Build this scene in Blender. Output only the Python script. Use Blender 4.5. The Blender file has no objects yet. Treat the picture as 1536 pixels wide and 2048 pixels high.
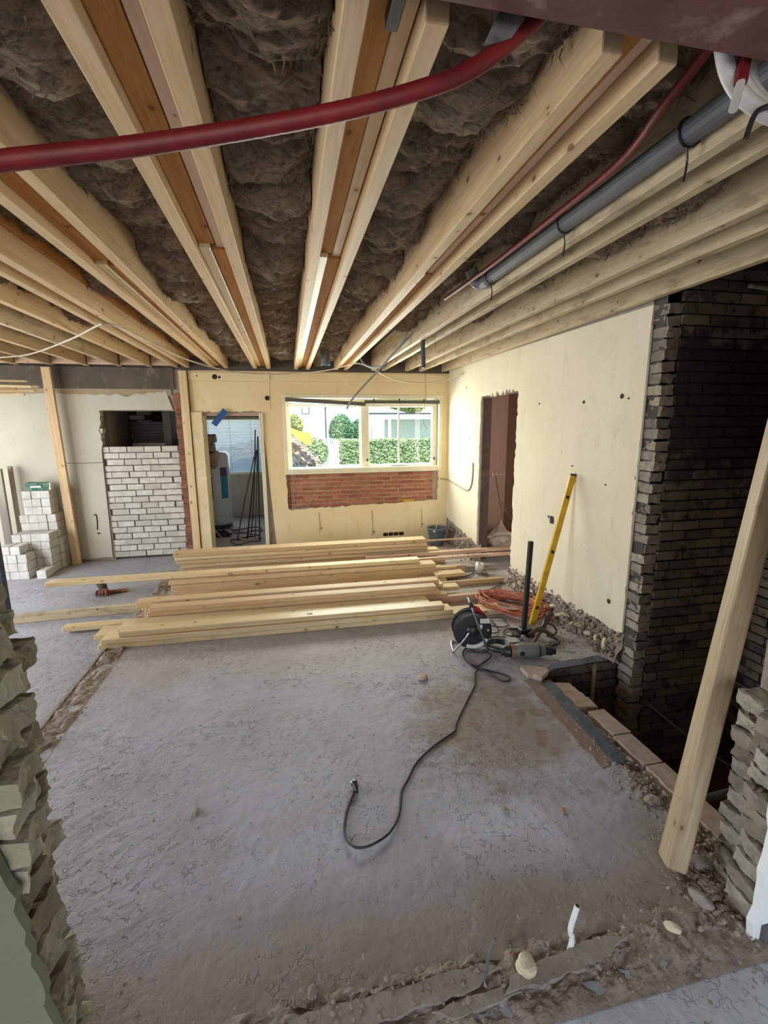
import bpy, bmesh, math, random
from mathutils import Vector, Matrix, noise
from mathutils.geometry import tessellate_polygon
C = bpy.context.collection
SC = bpy.context.scene
PI = math.pi
rnd = random.Random(7)

# ---------------------------------------------------------------- camera
def make_camera():
    f = 916.5
    p, y, r = (math.radians(a) for a in (-10.687, 11.724, -0.4175))
    f0 = Vector((math.sin(y)*math.cos(p), math.cos(y)*math.cos(p), math.sin(p)))
    r0 = Vector((math.cos(y), -math.sin(y), 0)); u0 = r0.cross(f0)
    r1 = math.cos(r)*r0 + math.sin(r)*u0; u1 = -math.sin(r)*r0 + math.cos(r)*u0
    cd = bpy.data.cameras.new('camera'); co = bpy.data.objects.new('camera', cd); C.objects.link(co)
    m = Matrix((r1, u1, -f0)).transposed().to_4x4(); m.translation = Vector((0, 0, 1.8))
    co.matrix_world = m
    cd.sensor_fit = 'HORIZONTAL'; cd.sensor_width = 36; cd.lens = 36*f/1536; cd.clip_start = .02; cd.clip_end = 300
    SC.camera = co
make_camera()

# ---------------------------------------------------------------- light and exposure
SC.view_settings.view_transform = 'Standard'; SC.view_settings.look = 'None'
SC.view_settings.gamma = 1; SC.view_settings.use_curve_mapping = False
SC.view_settings.exposure = 0.42
SC.cycles.use_denoising = True
SC.cycles.max_bounces = 8; SC.cycles.diffuse_bounces = 5
SC.cycles.sample_clamp_indirect = 6
w = bpy.data.worlds.new('sky'); SC.world = w; w.use_nodes = True
wn = w.node_tree; sky = wn.nodes.new('ShaderNodeTexSky'); sky.sky_type = 'NISHITA'
sky.sun_disc = False; sky.sun_elevation = math.radians(42); sky.sun_rotation = math.radians(200)
wn.links.new(sky.outputs[0], wn.nodes['Background'].inputs[0]); wn.nodes['Background'].inputs[1].default_value = .42
def sun(energy, rot, col):
    l = bpy.data.lights.new('sun', 'SUN'); l.energy = energy; l.angle = math.radians(.6); l.color = col
    o = bpy.data.objects.new('sun', l); C.objects.link(o); o.rotation_euler = rot
sun(8.5, (math.radians(27), 0, math.radians(-18)), (1, .95, .85))
def area(name, loc, rot, sx, sy, power, col, spread=180):
    l = bpy.data.lights.new(name, 'AREA'); l.shape = 'RECTANGLE'; l.size = sx; l.size_y = sy
    l.energy = power; l.color = col; l.spread = math.radians(spread)
    o = bpy.data.objects.new(name, l); C.objects.link(o); o.location = loc; o.rotation_euler = rot
# daylight through the openings of the building, plus an added fill in the hall
area('daylight_left_opening', (-4.75, 4.1, 1.2), (0, math.radians(-90), 0), 2.2, 3.6, 140, (.93, .96, 1))
area('daylight_rear_windows', (-.2, -3.35, 1.5), (math.radians(90), 0, 0), 4.4, 2.0, 25, (.95, .96, 1))
area('daylight_back_window', (1.13, 7.20, 1.75), (math.radians(-72), 0, 0), 2.1, .9, 120, (1, .95, .84))
area('hall_fill_light', (2.88, 3.1, 1.6), (math.radians(90), 0, 0), .5, 1.4, 20, (1, .84, .74))  # unseen fill lamp added to brighten the hall, no window stands here
area('daylight_store_window', (-1.0, 9.52, 1.5), (math.radians(-90), 0, 0), 1.1, .9, 9, (.95, .98, 1))

# ---------------------------------------------------------------- node helpers
MATS = {}
def new_mat(name):
    m = bpy.data.materials.new(name); m.use_nodes = True
    nt = m.node_tree; b = nt.nodes['Principled BSDF']; return m, nt, b
def N(nt, t, **kw):
    n = nt.nodes.new(t)
    for k, v in kw.items():
        if k in n.inputs: n.inputs[k].default_value = v
        else: setattr(n, k, v)
    return n
def ramp(nt, src, stops, mode='LINEAR'):
    r = nt.nodes.new('ShaderNodeValToRGB'); r.color_ramp.interpolation = mode
    e = r.color_ramp.elements
    while len(e) < len(stops): e.new(.5)
    for i, (p, c) in enumerate(stops):
        e[i].position = p; e[i].color = (c, c, c, 1) if isinstance(c, (int, float)) else (*c, 1)
    nt.links.new(src, r.inputs[0]); return r.outputs[0]
def mix(nt, fac, a, b, bt='MIX'):
    m = nt.nodes.new('ShaderNodeMix'); m.data_type = 'RGBA'; m.blend_type = bt
    for s, v in ((0, fac), (6, a), (7, b)):
        if isinstance(v, (int, float)): m.inputs[s].default_value = v if s == 0 else (v, v, v, 1)
        elif isinstance(v, tuple): m.inputs[s].default_value = (*v, 1)
        else: nt.links.new(v, m.inputs[s])
    return m.outputs[2]
def noise_n(nt, vec, scale, detail=4, rough=.55, dist=0):
    n = N(nt, 'ShaderNodeTexNoise', Scale=scale, Detail=detail, Roughness=rough, Distortion=dist)
    if vec is not None: nt.links.new(vec, n.inputs['Vector'])
    return n.outputs['Fac']
def mapping(nt, vec, scale=(1, 1, 1), loc=(0, 0, 0), rot=(0, 0, 0)):
    m = nt.nodes.new('ShaderNodeMapping'); m.inputs['Scale'].default_value = scale
    m.inputs['Location'].default_value = loc; m.inputs['Rotation'].default_value = rot
    nt.links.new(vec, m.inputs['Vector']); return m.outputs[0]
def bump(nt, b, h, strength=.4, dist=.01):
    n = N(nt, 'ShaderNodeBump', Strength=strength, Distance=dist)
    nt.links.new(h, n.inputs['Height']); nt.links.new(n.outputs[0], b.inputs['Normal'])
def wpos(nt): return nt.nodes.new('ShaderNodeNewGeometry').outputs['Position']
def opos(nt, jitter=True):
    tc = nt.nodes.new('ShaderNodeTexCoord').outputs['Object']
    if not jitter: return tc
    oi = nt.nodes.new('ShaderNodeObjectInfo')
    mm = nt.nodes.new('ShaderNodeVectorMath'); mm.operation = 'MULTIPLY_ADD'
    nt.links.new(oi.outputs['Random'], mm.inputs[0]); mm.inputs[1].default_value = (37, 23, 11)
    nt.links.new(tc, mm.inputs[2]); return mm.outputs[0]
def sep(nt, vec):
    s = nt.nodes.new('ShaderNodeSeparateXYZ'); nt.links.new(vec, s.inputs[0]); return s.outputs
def math_n(nt, op, a, b=None, clamp=False):
    m = nt.nodes.new('ShaderNodeMath'); m.operation = op; m.use_clamp = clamp
    for i, v in enumerate((a, b)):
        if v is None: continue
        if isinstance(v, (int, float)): m.inputs[i].default_value = v
        else: nt.links.new(v, m.inputs[i])
    return m.outputs[0]
def plain(name, col, rough=.6, metal=0, spec=None, var=.12, vs=9, bs=.15):
    if name in MATS: return MATS[name]
    m, nt, b = new_mat(name); p = opos(nt)
    n = noise_n(nt, p, vs, 5)
    c2 = tuple(max(0, c*(1-var*2.2)) for c in col)
    nt.links.new(mix(nt, ramp(nt, n, [(.3, 0.), (.7, 1.)]), c2, col), b.inputs['Base Color'])
    b.inputs['Roughness'].default_value = rough; b.inputs['Metallic'].default_value = metal
    if bs: bump(nt, b, noise_n(nt, p, vs*9, 3), bs, .003)
    MATS[name] = m; return m
def wood(name, light, dark, knots=True, rough=.55, stain=0, spec=.3):
    m, nt, b = new_mat(name); p = opos(nt)
    g = noise_n(nt, mapping(nt, p, (.8, 16, 16)), 2.2, 6, .65, 1.1)
    g2 = noise_n(nt, mapping(nt, p, (2.5, 90, 90)), 2, 3, .6)
    oi = nt.nodes.new('ShaderNodeObjectInfo')
    c = mix(nt, ramp(nt, g, [(.38, 0.), (.58, 1.)]), dark, light)
    c = mix(nt, math_n(nt, 'MULTIPLY', g2, .45), c, tuple(x*.72 for x in light))
    c = mix(nt, math_n(nt, 'MULTIPLY', oi.outputs['Random'], .30), c, tuple(x*.74 for x in dark))
    if knots:
        s3 = sep(nt, p); cb = nt.nodes.new('ShaderNodeCombineXYZ'); nt.links.new(s3[0], cb.inputs[0])
        nt.links.new(math_n(nt, 'MULTIPLY', math_n(nt, 'ADD', s3[1], s3[2]), 1.5), cb.inputs[1])
        v = N(nt, 'ShaderNodeTexVoronoi', Scale=4.2); v.voronoi_dimensions = '2D'; nt.links.new(cb.outputs[0], v.inputs['Vector'])
        rr_ = math_n(nt, 'SUBTRACT', math_n(nt, 'MULTIPLY', sep(nt, v.outputs['Color'])[0], .10), .045)
        k = ramp(nt, math_n(nt, 'SUBTRACT', v.outputs['Distance'], rr_), [(.0, 1.), (.022, 0.)])
        halo = ramp(nt, math_n(nt, 'SUBTRACT', v.outputs['Distance'], rr_), [(.02, .45), (.13, 0.)])
        c = mix(nt, halo, c, tuple(x*.7 for x in dark))
        c = mix(nt, math_n(nt, 'MULTIPLY', k, .85), c, (.16, .06, .015))
    if stain:
        s = noise_n(nt, mapping(nt, p, (3, 3, 9)), 1.6, 5, .65)
        c = mix(nt, ramp(nt, s, [(.50, 0.), (.64, stain)]), c, (.20, .14, .09))
    nt.links.new(c, b.inputs['Base Color']); b.inputs['Roughness'].default_value = rough; b.inputs['Specular IOR Level'].default_value = spec
    bump(nt, b, g2, .18, .003); MATS[name] = m; return m
def plaster(name, base, alt, stains=None, sc=1.2, bs=.3, rough=.9):
    m, nt, b = new_mat(name); p = wpos(nt)
    n = noise_n(nt, p, sc, 6, .6)
    c = mix(nt, ramp(nt, n, [(.35, 0.), (.66, 1.)]), base, alt)
    n2 = noise_n(nt, mapping(nt, p, (3, 3, 1.2)), 3.2, 6, .65)
    c = mix(nt, ramp(nt, n2, [(.56, 0.), (.75, .55)]), c, stains or tuple(x*.7 for x in base))
    sp = noise_n(nt, p, 34, 3, .5)
    c = mix(nt, ramp(nt, sp, [(.70, 0.), (.76, .7)]), c, tuple(x*.45 for x in base))
    nt.links.new(c, b.inputs['Base Color']); b.inputs['Roughness'].default_value = rough
    h = math_n(nt, 'ADD', noise_n(nt, p, 7, 6, .6), math_n(nt, 'MULTIPLY', noise_n(nt, p, 60, 3), .25))
    bump(nt, b, h, bs, .012); MATS[name] = m; return m
def brickmat(name, cols, joint=False, bs=.5, sc=22):
    m, nt, b = new_mat(name); p = wpos(nt)
    oi = nt.nodes.new('ShaderNodeObjectInfo')
    st = [(i/(len(cols)), c) for i, c in enumerate(cols)]
    c = ramp(nt, oi.outputs['Random'], st)
    n = noise_n(nt, p, sc, 6, .65)
    c = mix(nt, ramp(nt, n, [(.4, 0.), (.7, .6)]), c, tuple(x*.55 for x in cols[0]))
    nt.links.new(c, b.inputs['Base Color']); b.inputs['Roughness'].default_value = .92
    bump(nt, b, noise_n(nt, p, sc*2, 6, .7), bs, .008); MATS[name] = m; return m

pine = wood('pine', (.72, .53, .31), (.58, .38, .19))
pine_new = wood('fresh pine', (.80, .64, .38), (.66, .46, .23), rough=.45, spec=.5)
pine_weather = wood('weathered pine', (.66, .54, .36), (.50, .38, .22), stain=.5)
pine_orange = wood('old orange timber', (.50, .235, .075), (.36, .145, .04), rough=.85, spec=.1)
pine_red = wood('pinkish pine', (.72, .52, .38), (.62, .40, .27))
wood_grey = wood('grey board', (.34, .31, .25), (.24, .21, .17))
wall_cream = plaster('cream plaster', (.80, .68, .43), (.76, .61, .34), (.62, .43, .17))
wall_right_m = plaster('pale yellow plaster', (.72, .65, .50), (.66, .59, .44), (.52, .46, .34))
wall_grey = plaster('white grey plaster', (.55, .52, .43), (.49, .46, .37), (.40, .35, .25))
wall_pink = plaster('pink plaster', (.47, .325, .25), (.43, .30, .23), (.38, .26, .20), bs=.1)
wall_green = plaster('greenish plaster', (.20, .21, .135), (.18, .19, .12), (.16, .16, .1), bs=.08)
wall_white = plaster('white plaster', (.82, .84, .82), (.78, .80, .78), (.7, .72, .7), bs=.06)
lintel_m = plaster('dark stained concrete', (.13, .10, .075), (.085, .068, .05), (.34, .28, .21), sc=3)
mortar = plaster('rough mortar', (.34, .30, .25), (.26, .22, .18), (.2, .16, .13), sc=9, bs=1)
mortar_dk = plaster('dark mortar', (.08, .07, .06), (.05, .045, .04), bs=.8)
rubble_m = plaster('rubble', (.36, .30, .25), (.24, .18, .14), (.16, .11, .08), sc=11, bs=1)
soil = plaster('dark soil', (.16, .075, .04), (.10, .05, .028), bs=1, sc=6)
sub_m = plaster('dark board', (.05, .04, .03), (.035, .03, .025), bs=.2)
roof_m = plain('roof felt', (.05, .05, .05), .9)
b_white = brickmat('white sand lime brick', [(.62, .60, .52), (.56, .53, .46), (.66, .64, .57), (.50, .47, .40)], bs=.25, sc=14)
b_red = brickmat('red brick', [(.36, .13, .075), (.42, .16, .09), (.30, .10, .06), (.47, .20, .12)])
b_jamb = brickmat('pale broken brick', [(.40, .37, .27), (.32, .28, .19), (.46, .43, .32), (.24, .19, .12)], bs=1, sc=16)
b_jamb_r = brickmat('grey broken brick', [(.24, .205, .155), (.32, .28, .22), (.18, .145, .105), (.42, .38, .31)], bs=1, sc=18)
b_edge = brickmat('grey toothed brick', [(.28, .24, .20), (.35, .30, .24), (.17, .145, .12), (.40, .35, .28)], bs=.9, sc=24)
b_kerb = brickmat('pink kerb brick', [(.46, .34, .28), (.50, .39, .32), (.42, .31, .26)], bs=.3)
b_block = brickmat('new white block', [(.66, .65, .60), (.70, .69, .63), (.62, .60, .55)], bs=.12, sc=8)
def tar_brick():
    m, nt, b = new_mat('brick under a black coating'); p = wpos(nt); s = sep(nt, p)
    oi = nt.nodes.new('ShaderNodeObjectInfo')
    c = ramp(nt, oi.outputs['Random'], [(0, (.19, .15, .11)), (.3, (.14, .11, .085)), (.6, (.22, .18, .13)), (.85, (.11, .09, .07))])
    wob = math_n(nt, 'MULTIPLY', math_n(nt, 'SUBTRACT', noise_n(nt, p, 7, 5, .6), .5), .9)
    z = math_n(nt, 'ADD', s[2], wob)
    k = math_n(nt, 'MULTIPLY', ramp(nt, math_n(nt, 'DIVIDE', z, 3.), [(.45, 0.), (.52, 1.)]), ramp(nt, math_n(nt, 'DIVIDE', z, 3.), [(.78, 1.), (.82, 0.)]))
    c = mix(nt, math_n(nt, 'MULTIPLY', k, .93), c, (.030, .022, .017))
    sp = noise_n(nt, p, 11, 4, .6)
    c = mix(nt, ramp(nt, sp, [(.55, 0.), (.62, .7)]), c, (.03, .022, .016))
    nt.links.new(c, b.inputs['Base Color']); b.inputs['Roughness'].default_value = .8
    bump(nt, b, noise_n(nt, p, 30, 5), .6, .006); return m
b_tar = tar_brick()
def concrete(name, base, warm, dark, seed=0, patches=True):
    m, nt, b = new_mat(name); p = wpos(nt); s = sep(nt, p)
    big = noise_n(nt, mapping(nt, p, loc=(seed, 0, 0)), .9, 5, .6)
    c = mix(nt, ramp(nt, big, [(.38, 0.), (.64, 1.)]), base, tuple(x*1.14 for x in base))
    if patches:
        # rough brownish, worn patch by the pit and dusty brown strip along the near edge
        dx = math_n(nt, 'SUBTRACT', s[0], 1.18); dy = math_n(nt, 'SUBTRACT', s[1], 2.35)
        d = math_n(nt, 'SQRT', math_n(nt, 'ADD', math_n(nt, 'MULTIPLY', dx, dx), math_n(nt, 'MULTIPLY', dy, dy)))
        d = math_n(nt, 'ADD', d, math_n(nt, 'MULTIPLY', math_n(nt, 'SUBTRACT', noise_n(nt, p, 5, 6, .65), .5), 1.3))
        c = mix(nt, ramp(nt, d, [(.30, .85), (.66, 0.)]), c, dark)
        rd = noise_n(nt, p, 7, 5, .6)
        c = mix(nt, math_n(nt, 'MULTIPLY', ramp(nt, d, [(.3, 1.), (.6, 0.)]), ramp(nt, rd, [(.54, 0.), (.60, .7)])), c, (.20, .11, .08))
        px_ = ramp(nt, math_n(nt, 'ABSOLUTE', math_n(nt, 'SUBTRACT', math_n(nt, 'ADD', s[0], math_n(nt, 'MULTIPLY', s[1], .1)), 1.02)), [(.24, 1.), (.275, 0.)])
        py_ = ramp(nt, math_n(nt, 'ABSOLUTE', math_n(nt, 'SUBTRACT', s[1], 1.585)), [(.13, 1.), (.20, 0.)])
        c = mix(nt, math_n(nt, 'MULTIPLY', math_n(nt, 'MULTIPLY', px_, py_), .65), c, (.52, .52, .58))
        e = math_n(nt, 'ADD', s[1], math_n(nt, 'MULTIPLY', noise_n(nt, p, 3, 5), .35))
        c = mix(nt, ramp(nt, e, [(.0, 0.), (.999, 0.)]), c, warm) if False else mix(nt, math_n(nt, 'SUBTRACT', 1, ramp(nt, math_n(nt, 'DIVIDE', e, 4), [(.36, .0), (.46, 1.)]), True), c, (.27, .215, .175))
        f = math_n(nt, 'ADD', s[1], math_n(nt, 'MULTIPLY', noise_n(nt, p, 2, 5), .8))
        c = mix(nt, ramp(nt, math_n(nt, 'DIVIDE', f, 6), [(.53, 0.), (.68, .7)]), c, warm)
    n = noise_n(nt, p, 14, 6, .7)
    c = mix(nt, ramp(nt, n, [(.56, 0.), (.74, .55)]), c, tuple(x*.62 for x in warm))
    sp = noise_n(nt, p, 55, 2)
    c = mix(nt, ramp(nt, sp, [(.72, 0.), (.78, .6)]), c, tuple(x*.35 for x in base))
    cnode = c
    b.inputs['Roughness'].default_value = .7
    mk = ramp(nt, noise_n(nt, p, 1.5, 3), [(.44, 0.), (.6, 1.)])
    v = N(nt, 'ShaderNodeTexVoronoi', Scale=18); v.feature = 'DISTANCE_TO_EDGE'
    dn = N(nt, 'ShaderNodeTexNoise', Scale=9, Detail=4)
    nt.links.new(p, dn.inputs['Vector']); vm = nt.nodes.new('ShaderNodeVectorMath'); vm.operation = 'MULTIPLY_ADD'
    nt.links.new(dn.outputs['Color'], vm.inputs[0]); vm.inputs[1].default_value = (.25, .25, .25); nt.links.new(p, vm.inputs[2])
    nt.links.new(vm.outputs[0], v.inputs['Vector'])
    crack = ramp(nt, v.outputs['Distance'], [(0, 0.), (.06, 1.)])
    brk = ramp(nt, noise_n(nt, p, 16, 3), [(.50, 0.), (.56, 1.)])
    amt = math_n(nt, 'MULTIPLY', mk, brk)
    c = mix(nt, math_n(nt, 'MULTIPLY', math_n(nt, 'SUBTRACT', 1, crack), math_n(nt, 'MULTIPLY', amt, .30)), cnode, tuple(x*.4 for x in warm))
    md = noise_n(nt, mapping(nt, p, (1, 1, 1), (5, 3, 0)), 2.4, 7, .7)
    c = mix(nt, ramp(nt, md, [(.50, 0.), (.62, .30)]), c, tuple(x*.7 for x in warm))
    c = mix(nt, ramp(nt, md, [(.36, .30), (.44, 0.)]), c, tuple(min(1, x*1.3) for x in base))
    nt.links.new(c, b.inputs['Base Color'])
    h = math_n(nt, 'ADD', math_n(nt, 'MULTIPLY', math_n(nt, 'SUBTRACT', 1, math_n(nt, 'MULTIPLY', math_n(nt, 'SUBTRACT', 1, crack), amt)), 1.1), math_n(nt, 'ADD', noise_n(nt, p, 18, 6, .6), math_n(nt, 'MULTIPLY', noise_n(nt, p, 3, 5), .8)))
    bump(nt, b, h, .8, .012); MATS[name] = m; return m
floor_m = concrete('grey lilac screed', (.385, .385, .425), (.38, .32, .275), (.25, .20, .15))
floor_l = concrete('blue grey screed', (.34, .335, .345), (.33, .29, .25), (.2, .2, .2), 9, False)
floor_c = concrete('camera side screed', (.42, .45, .48), (.36, .30, .25), (.2, .2, .2), 4, False)
def wool():
    m, nt, b = new_mat('brown mineral wool'); p = wpos(nt)
    n = noise_n(nt, mapping(nt, p, (5, 14, 9)), 3, 7, .7, 1.2)
    f = noise_n(nt, mapping(nt, p, (30, 110, 60)), 2, 4, .7, 2)
    c = mix(nt, ramp(nt, n, [(.34, 0.), (.56, 1.)]), (.17, .115, .075), (.58, .41, .28))
    c = mix(nt, ramp(nt, f, [(.5, 0.), (.8, .6)]), c, (.85, .68, .50))
    nt.links.new(c, b.inputs['Base Color']); b.inputs['Roughness'].default_value = 1
    bump(nt, b, math_n(nt, 'ADD', n, math_n(nt, 'MULTIPLY', f, .4)), 1, .05); return m
wool_m = wool()
beam_m = plaster('maroon steel primer', (.16, .062, .06), (.10, .04, .042), (.42, .32, .31), sc=6, bs=.3, rough=.5)
black_p = plain('black plastic', (.02, .02, .022), .4, bs=.05)
grey_p = plain('grey plastic', (.125, .13, .135), .5, bs=.05)
blackrub = plain('black cable rubber', (.03, .032, .035), .55, bs=0)
greycable = plain('grey cable', (.28, .30, .31), .5, bs=0)
whitecable = plain('white cable', (.52, .51, .49), .45, bs=0)
redtube = plain('red corrugated tube', (.22, .010, .015), .5, var=.25, vs=14)
orangecable = plain('orange red cable', (.66, .22, .13), .5, var=.25, vs=20, bs=0)
steel = plain('steel', (.50, .52, .54), .3, 1, bs=.05)
darksteel = plain('dark steel', (.07, .07, .075), .4, .8)
yellow = plain('yellow paint', (.72, .42, .02), .45, var=.15)
cream_paint = plain('cream window paint', (.82, .78, .60), .45, var=.05)
bucket_m = plain('dark grey bucket plastic', (.10, .12, .14), .5)
white_m = plain('white', (.8, .8, .78), .5, var=.04)
bag_m = plain('plastic sack', (.72, .64, .52), .5, var=.2)
green_m = plain('green film', (.015, .13, .06), .35)
blue_m = plain('blue tape', (.02, .10, .32), .4)
glove_m = plain('dusty glove rubber', (.30, .12, .08), .7, var=.3, vs=30)
glove_c = plain('dark knitted cuff', (.05, .05, .045), .9)
bitumen = plain('blue black bitumen felt', (.10, .125, .16), .6, var=.3, vs=20, bs=.6)
foam_m = plain('cream foam lump', (.74, .66, .44), .9, var=.1, bs=.8)
strip_m = plaster('reddish brown scraped screed', (.27, .19, .155), (.22, .15, .12), sc=6, bs=.8)
brown_dk = plaster('dark door lining', (.10, .065, .05), (.06, .04, .035), (.22, .18, .15), sc=14)
tape_grey = plain('grey plastic film', (.20, .20, .19), .3, var=.3, vs=30)
red_p = plain('dark red plastic', (.35, .01, .02), .4)
sticker = plain('paper label', (.75, .75, .7), .5, bs=0)
boiler_m = plain('white boiler paint', (.62, .64, .64), .35, var=.04)
label_blue = plain('blue label print', (.03, .22, .42), .4, bs=0)
hole_m = plain('dark hole', (.03, .022, .015), .9)
def glass_mat():
    m, nt, b = new_mat('window glass'); nt.nodes.remove(b)
    t = N(nt, 'ShaderNodeBsdfTransparent'); t.inputs[0].default_value = (.93, .97, .96, 1)
    g = N(nt, 'ShaderNodeBsdfGlossy'); g.inputs['Roughness'].default_value = .02
    mx = nt.nodes.new('ShaderNodeMixShader'); mx.inputs[0].default_value = .015
    nt.links.new(t.outputs[0], mx.inputs[1]); nt.links.new(g.outputs[0], mx.inputs[2])
    nt.links.new(mx.outputs[0], nt.nodes['Material Output'].inputs[0]); return m
glass_m = glass_mat()

# ---------------------------------------------------------------- mesh helpers
def tag(o, label=None, cat=None, group=None, kind=None):
    if label: o['label'] = label
    if cat: o['category'] = cat
    if group: o['group'] = group
    if kind: o['kind'] = kind
    return o
def obj(name, bm, mat, parent=None, smooth=False, loc=None, rot=None):
    if isinstance(bm, bpy.types.Mesh): me = bm
    else:
        me = bpy.data.meshes.new(name); bmesh.ops.recalc_face_normals(bm, faces=bm.faces); bm.to_mesh(me); bm.free()
        for p in me.polygons: p.use_smooth = smooth
    if mat and not me.materials: me.materials.append(mat)
    o = bpy.data.objects.new(name, me); C.objects.link(o)
    if loc is not None: o.location = loc
    if rot is not None: o.rotation_euler = rot
    if parent: o.parent = parent
    return o
def empty(name, loc=(0, 0, 0), rot=(0, 0, 0)):
    o = bpy.data.objects.new(name, None); C.objects.link(o); o.location = loc; o.rotation_euler = rot
    o.empty_display_size = .1; return o
def struct(name, bm, mat, parent=None, smooth=False, label=None):
    o = obj(name, bm, mat, parent, smooth)
    if not parent: o['kind'] = 'structure'; o['label'] = label or name.replace('_', ' ')
    return o
def BM(): return bmesh.new()
def box(bm, x0, x1, y0, y1, z0, z1, bev=0):
    r = bmesh.ops.create_cube(bm, size=1)
    for v in r['verts']:
        v.co = Vector(((x0+x1)/2+v.co.x*(x1-x0), (y0+y1)/2+v.co.y*(y1-y0), (z0+z1)/2+v.co.z*(z1-z0)))
    if bev: bmesh.ops.bevel(bm, geom=list({e for v in r['verts'] for e in v.link_edges}), offset=bev, segments=1, affect='EDGES')
    return bm
def mbox(*a, **k): return box(BM(), *a, **k)
def smooth_pts(pts, k=5):
    P = [Vector(p) for p in pts]
    if len(P) < 3: return P
    out = []
    for i in range(len(P)-1):
        a = P[max(i-1, 0)]; b = P[i]; c = P[i+1]; d = P[min(i+2, len(P)-1)]
        for j in range(k):
            t = j/k
            out.append(.5*((2*b)+(-a+c)*t+(2*a-5*b+4*c-d)*t*t+(-a+3*b-3*c+d)*t*t*t))
    out.append(P[-1]); return out
def tube(bm, pts, r, n=8, k=5, cap=True, rib=0):
    P = smooth_pts(pts, k) if k > 1 else [Vector(p) for p in pts]
    rings = []; up = Vector((0, 0, 1))
    for i, p in enumerate(P):
        t = (P[min(i+1, len(P)-1)]-P[max(i-1, 0)]).normalized()
        a = t.cross(up)
        if a.length < .1: a = t.cross(Vector((1, 0, 0)))
        a.normalize(); b = a.cross(t).normalized()
        if rings and (a.dot(la) < 0): a = -a; b = -b
        la = a
        rr = r[i*(len(r)-1)//max(1, len(P)-1)] if isinstance(r, (list, tuple)) else r
        if rib and i % 2: rr *= 1-rib
        rings.append([bm.verts.new(p+a*math.cos(2*PI*j/n)*rr+b*math.sin(2*PI*j/n)*rr) for j in range(n)])
    for q, s in zip(rings, rings[1:]):
        for j in range(n): bm.faces.new((q[j], q[(j+1) % n], s[(j+1) % n], s[j]))
    if cap: bm.faces.new(rings[0]); bm.faces.new(rings[-1])
    return bm
def lathe(bm, prof, n=24, c=(0, 0, 0), axis='z'):
    rings = []
    for r, z in prof:
        ring = []
        for j in range(n):
            a = 2*PI*j/n; x, y = r*math.cos(a), r*math.sin(a)
            q = {'z': (x, y, z), 'y': (x, z, y), 'x': (z, x, y)}[axis]
            ring.append(bm.verts.new(Vector(c)+Vector(q)))
        rings.append(ring)
    for q, s in zip(rings, rings[1:]):
        for j in range(n): bm.faces.new((q[j], q[(j+1) % n], s[(j+1) % n], s[j]))
    if prof[0][0] > 1e-4: bm.faces.new(rings[0])
    if prof[-1][0] > 1e-4: bm.faces.new(rings[-1])
    bmesh.ops.remove_doubles(bm, verts=bm.verts, dist=1e-5)
    return bm
def sheet(bm, loops, fn, t0, t1):
    """polygon with holes, fn(u, v, t) -> xyz, extruded from t0 to t1"""
    L = [[Vector((u, v, 0)) for u, v in lp] for lp in loops]
    tri = tessellate_polygon(L); flat = [p for lp in L for p in lp]
    A = [bm.verts.new(fn(p.x, p.y, t0)) for p in flat]; B = [bm.verts.new(fn(p.x, p.y, t1)) for p in flat]
    for a, b, c in tri:
        try: bm.faces.new((A[a], A[b], A[c])); bm.faces.new((B[c], B[b], B[a]))
        except ValueError: pass
    k = 0
    for lp in L:
        n = len(lp)
        for i in range(n):
            j = (i+1) % n
            try: bm.faces.new((A[k+i], A[k+j], B[k+j], B[k+i]))
            except ValueError: pass
        k += n
    return bm
def rag(p, q, step=.05, amp=.012, seed=0):
    """ragged points from p (included) to q (excluded)"""
    r = random.Random(seed*13+5); d = Vector((q[0]-p[0], q[1]-p[1])); L = d.length; n = max(1, int(L/step))
    nn = Vector((-d.y, d.x)).normalized(); out = []
    for i in range(n):
        o = 0 if i == 0 else r.uniform(-amp, amp)
        out.append((p[0]+d.x*i/n+nn.x*o, p[1]+d.y*i/n+nn.y*o))
    return out
def rough_block(sx, sy, sz, seed, amp=.008, cuts=3, freq=14):
    bm = BM(); bmesh.ops.create_cube(bm, size=1)
    bmesh.ops.subdivide_edges(bm, edges=bm.edges, cuts=cuts, use_grid_fill=True)
    for v in bm.verts:
        c = v.co; c2 = Vector((c.x*sx, c.y*sy, c.z*sz))
        n = noise.noise_vector(c2*freq+Vector((seed*7.3, seed*3.1, seed)))
        v.co = c2+Vector((n.x*amp, n.y*amp, n.z*amp))
        if cuts > 5:
            n2 = noise.noise_vector(c2*freq*.35+Vector((seed*3.3, seed*9.1, seed))); n3 = noise.noise_vector(c2*freq*3+Vector((seed, 0, 5)))
            v.co += Vector((n2.x*.022, n2.y*.004, n2.z*.006))+n3*.003
    me = bpy.data.meshes.new('brick'); bmesh.ops.recalc_face_normals(bm, faces=bm.faces); bm.to_mesh(me); bm.free(); return me
def stone_mesh(r, seed, sub=2, sq=(1, .8, .6)):
    bm = BM(); bmesh.ops.create_icosphere(bm, subdivisions=sub, radius=r)
    for v in bm.verts:
        n = noise.noise(v.co*(1.6/r)*.6+Vector((seed*5.1, 2, 1)))
        v.co *= 1+.55*n; v.co.x *= sq[0]; v.co.y *= sq[1]; v.co.z *= sq[2]
    return bm
PLANK = {}
def plank_mesh(L, w, t, mat, bev=.0025):
    k = (round(L, 3), round(w, 3), round(t, 3), mat.name, bev)
    if k not in PLANK:
        bm = mbox(-L/2, L/2, -w/2, w/2, -t/2, t/2, bev=bev)
        me = bpy.data.meshes.new('plank'); bm.to_mesh(me); bm.free(); me.materials.append(mat); PLANK[k] = me
    return PLANK[k]
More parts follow.
